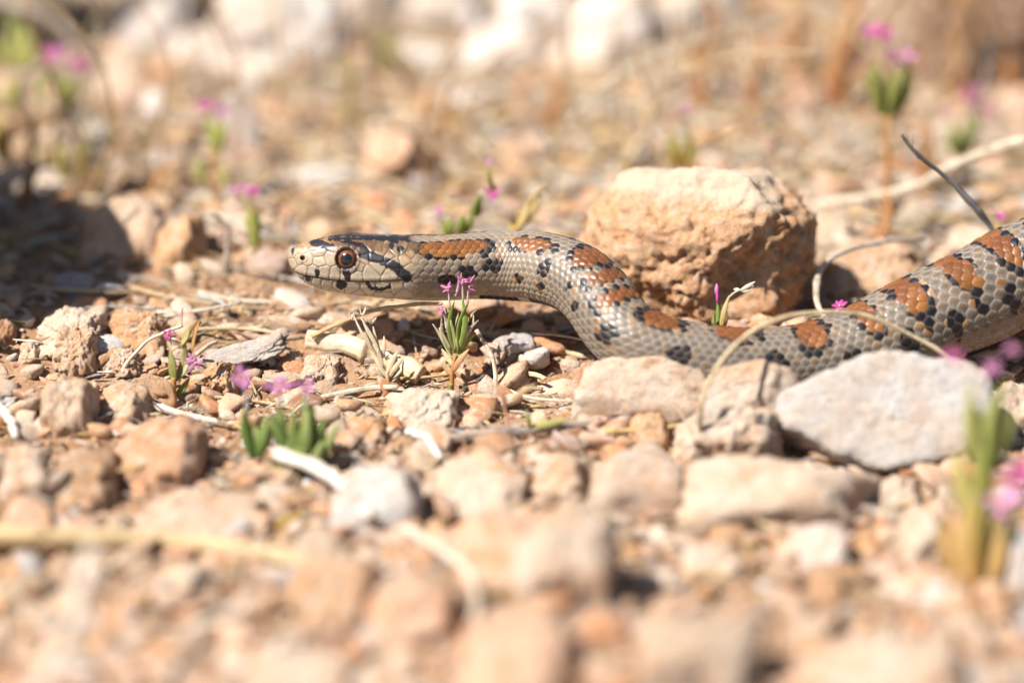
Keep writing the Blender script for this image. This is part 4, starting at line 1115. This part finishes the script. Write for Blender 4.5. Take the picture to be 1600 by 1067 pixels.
def bush(base, label, d, green, flowers, stem_top=None, c0=GREEN, c1=YGREEN, sw=8, name='centaury_plant'):
    p = Plant(name, base, label, d=d, hidden=base in ((712,385),(795,385),(1562,395),(1312,508),(1062,285)))
    if stem_top: p.stem([base, ((base[0] + stem_top[0]) / 2 + 2, (base[1] + stem_top[1]) / 2), stem_top], sw, RUSTY, AMBER)
    for (a, b, w_) in green: p.leaf(a, b, w_ * 1.05, np.array(c0) * .75 + np.array((.10, .085, .012)), np.array(c1) * .75 + np.array((.12, .10, .02)), fat=.5)
    for f_ in flowers:
        p.flower(f_[0], f_[1] * 1.35, 6, f_[2] if len(f_) > 2 else None, f_[3] if len(f_) > 3 else PINK)
    return p
bush((400,412),'small green plant with one vivid pink flower left of the snout',5.2,[((400,385),(386,318),19),((402,385),(402,325),18),((398,390),(380,340),14),((404,388),(410,345),12)],[((396,300),19,(394,325)),((382,296),18,(388,320),LILAC),((366,300),16,(382,325),LILAC)],(400,380),sw=9)
bush((338,330),'taller green plant with faded purple tips left of the head',7.5,[((335,235),(322,178),20),((338,238),(346,185),20),((340,235),(330,190),18),((318,290),(308,250),18),((340,290),(352,255),16),((322,285),(316,255),14)],[((322,166),22,(326,185)),((346,174),24,(344,190),LILAC)],(332,236),sw=9)
bush((85,262),'blurred plant with two magenta flowers in front of the dark top left shade',12,[((88,190),(120,120),22),((85,195),(132,135),18),((72,160),(70,110),18),((98,150),(95,108),18),((95,170),(108,120),16)],[((76,88),28),((124,102),28),((92,84),24,None,LILAC)],(86,190),sw=12)
bush((28,215),'blurred green clump in the top left corner',13,[((25,100),(10,20),34),((30,110),(40,40),32),((18,105),(-5,50),30),((40,110),(55,70),24),((25,180),(20,120),28)],[],(26,120),YGREEN,(.36,.42,.14),14)
bush((12,285),'orange-tipped blurred shoots below the top left clump',10,[((10,260),(2,170),26),((18,260),(22,190),22),((5,250),(-8,190),20),((48,255),(52,165),18)],[],None,AMBER,(.5,.34,.12))
bush((125,300),'thin yellow-green blurred shoots beside the orange-tipped ones',9.5,[((132,280),(140,205),14),((125,285),(118,215),12),((95,285),(90,220),14),((108,290),(104,240),14)],[],None,(.5,.36,.14),YGREEN)
bush((712,385),'dark green plant with one open pink flower behind the neck',3.2,[((708,372),(702,340),22),((718,370),(724,335),22),((728,365),(735,330),14),((745,340),(750,312),22),((746,335),(752,305),18),((772,300),(764,262),9),((700,372),(694,345),12)],[((770,303),24,(758,322)),((752,302),9,None,(.6,.6,.5)),((684,330),14,(690,350),LILAC),((764,254),10,None,LILAC)],(715,365),DGREEN,(.20,.28,.05),9)
bush((795,385),'yellow dried seed head right of the dark green plant',3.4,[((800,362),(845,300),16),((798,365),(825,318),16),((806,355),(860,280),12),((796,368),(812,330),16)],[],(799,364),(.58,.38,.12),(.66,.52,.30),8,'seed_head')
bush((1383,345),'big blurred plant with a cluster of green cups and pink flowers at the upper right',9.5,[((1375,180),(1352,105),22),((1380,182),(1368,95),22),((1388,185),(1390,110),24),((1396,182),(1412,105),26),((1400,178),(1420,95),22),((1370,175),(1348,120),16),((1384,185),(1380,120),22)],[((1361,52),26,(1364,95)),((1384,56),26,(1380,95)),((1392,92),22,None,(.4,.1,.25)),((1418,90),24,(1412,110),LILAC)],(1386,182),(.2,.22,.06),(.28,.31,.10),13)
bush((1492,258),'blurred plant with a magenta flower at the far right',9,[((1500,240),(1488,195),24),((1505,240),(1520,175),26),((1510,235),(1530,185),20),((1495,245),(1482,205),24)],[((1514,153),24,(1516,180)),((1540,175),22,None,(.45,.12,.3)),((1482,178),18,None,LILAC),((1528,140),20,None,(.5,.2,.35))],(1503,238),DGREEN,(.24,.32,.1),10)
bush((1062,285),'blurred green and orange tuft behind the top of the ochre boulder',6.5,[((1060,262),(1050,205),22),((1065,262),(1072,200),20),((1050,265),(1040,222),18),((1076,262),(1086,225),20),((985,270),(968,240),10)],[((1074,170),14,None,LILAC)],(1062,262),AMBER,(.26,.32,.10),14)
bush((590,120),'blurred green plant at the back left of centre',16,[((588,110),(580,40),24),((595,110),(600,45),24),((600,115),(622,50),20)],[],(590,108),(.4,.32,.1),(.24,.3,.08),14)
bush((545,210),'blurred orange and green shoot below the back plant',13,[((542,150),(532,85),26),((546,155),(545,90),24),((545,215),(540,140),20),((548,215),(556,150),18)],[],(544,180),AMBER,(.32,.34,.10),14)
bush((1562,395),'tiny plant with a pink bud peeking over the right body',2.6,[((1562,385),(1560,350),9)],[((1562,338),16,(1561,355))],None,AMBER,YGREEN)
bush((1312,508),'tiny pink flower tip behind the middle of the body',.6,[((1313,506),(1312,488),7)],[((1312,480),24,None)],None,RUSTY,(.5,.2,.3))
for i, (a, b, w_, lab, d_) in enumerate([((1100,180),(1104,-10),22,'orange-brown blurred stem at the back right of centre',15),((1186,180),(1180,60),20,'short orange-brown blurred stem right of the taller one',15),((1318,175),(1322,-15),34,'broad orange-brown blurred dry stem at the back right',14),
                   ((872,200),(866,120),22,'short orange blurred tuft stem at the back centre',14),((1382,420),(1384,300),16,'rust-brown blurred stem under the big upper right plant',6.5),((1010,60),(1000,-20),18,'rusty blurred stem at the top right of centre',17),((1500,160),(1495,-20),16,'pale blurred dry stem before the tan-brown boulder',13),((548,210),(540,160),20,'orange dry stem below the back green shoots',12),((1245,120),(1238,-10),20,'rusty dry plant between the pale grey rock and the broad orange-brown plant',16),((690,230),(700,150),16,'ochre dry plant behind the raised neck',11),((1450,300),(1440,190),18,'ochre dry plant between the two upper right flowering plants',8.5),((1590,140),(1580,20),24,'orange-brown dry plant before the right edge of the top right boulder',13),((48,330),(40,240),18,'amber dry plant above the left shade near the frame edge',7.5),((240,330),(250,250),13,'ochre dry plant left of the taller green plant',7)]):
    p = Plant('withered_plant', a, lab, 'dry plant', d=d_); p.stem([a, (a[0]+(b[0]-a[0])*.4-w_*.5, a[1]+(b[1]-a[1])*.35), (a[0]+(b[0]-a[0])*.7+w_*.5, a[1]+(b[1]-a[1])*.7), b], w_*.72, (.52,.20,.06), (.60,.34,.15))
    for q_ in range(3): p.leaf((a[0]+p.r.uniform(-.3,.3)*w_, a[1]+(b[1]-a[1])*p.r.uniform(0,.6)), (a[0]+p.r.uniform(-1.5,1.5)*w_, a[1]+(b[1]-a[1])*p.r.uniform(.4,1)), w_*.6, (.50,.26,.1), (.60,.40,.2))
    p.leaf(((a[0]+b[0])/2, (a[1]+b[1])/2), (b[0]+w_*.9, b[1]+10), w_*.8, (.5,.26,.1), (.58,.36,.18)); p.leaf((a[0], a[1]-20), (a[0]-w_*.8, (a[1]+b[1])/2), w_*.7, (.5,.26,.1), (.58,.36,.18))
# wilted scraps in front of the main plant
p = Plant('wilted_shoot', (800, 690), 'peach and yellow-green blurred wilted shoot in front of the charred twig', d=-3.2)
p.stem([(800,695),(792,650),(782,615)], 6, (.55,.32,.2), (.6,.33,.2)); p.leaf((790,634),(774,598),15,(.62,.36,.22),(.64,.40,.26)); p.leaf((800,625),(838,600),14,(.6,.42,.24),(.62,.46,.28))
p.leaf((825,670),(890,655),16,YGREEN,(.5,.48,.2)); p.leaf((828,668),(822,640),12,YGREEN,(.5,.5,.24))
p = Plant('dry_leaf', (1560, 575), 'curled pale dry leaf under the lifted right body', 'leaf', d=.2, hidden=False)
p.leaf((1500,572),(1570,548),30,(.62,.42,.3),(.68,.52,.38)); p.leaf((1570,590),(1610,575),34,(.62,.54,.44),(.66,.58,.48))
p = Plant('dry_leaf', (455, 830), 'yellow wilted blurred leaf under the whitish straw in the lower left', 'leaf')
p.leaf((420,835),(480,800),40,(.55,.36,.08),(.6,.42,.12)); p.leaf((440,840),(500,830),34,(.58,.42,.14),(.62,.5,.24))

# unseen dry shrub added beyond the left edge: its blades break up the shade
r_ = np.random.default_rng(77)
sb = np.array([-12.2, 4.4, 0]); sb[2] = float(ground_h(sb[0], sb[1]))
o = link('added_shrub', None, loc=sb, label='unseen dry grey-brown shrub added beyond the left edge to throw streaky shade', cat='shrub')
for i in range(46):
    b0 = sb + np.array([r_.uniform(-.8, .9), r_.uniform(-3.8, 4.6), 0]); b0[2] = float(ground_h(b0[0], b0[1])) - .05
    L = r_.uniform(3.0, 7.5); dv = np.array([r_.uniform(-.22, .06), r_.uniform(-.4, .4), 1.0]) * L
    path = spath([b0, b0 + dv * .4 + r_.normal(0, .15, 3), b0 + dv * .75 + r_.normal(0, .25, 3), b0 + dv], 16)
    link('blade', joined('blade', [sweep(path, r_.uniform(.10, .34) * np.sin(np.pi * np.clip(np.linspace(.25, 1.0, 16), 0, 1)) ** .6 + .01, 8, .35, (.34,.26,.17), (.46,.38,.25), nrm=(r_.uniform(-1, 1), r_.uniform(-1, 1), .1), seed=i)], sb), M_straw, parent=o)
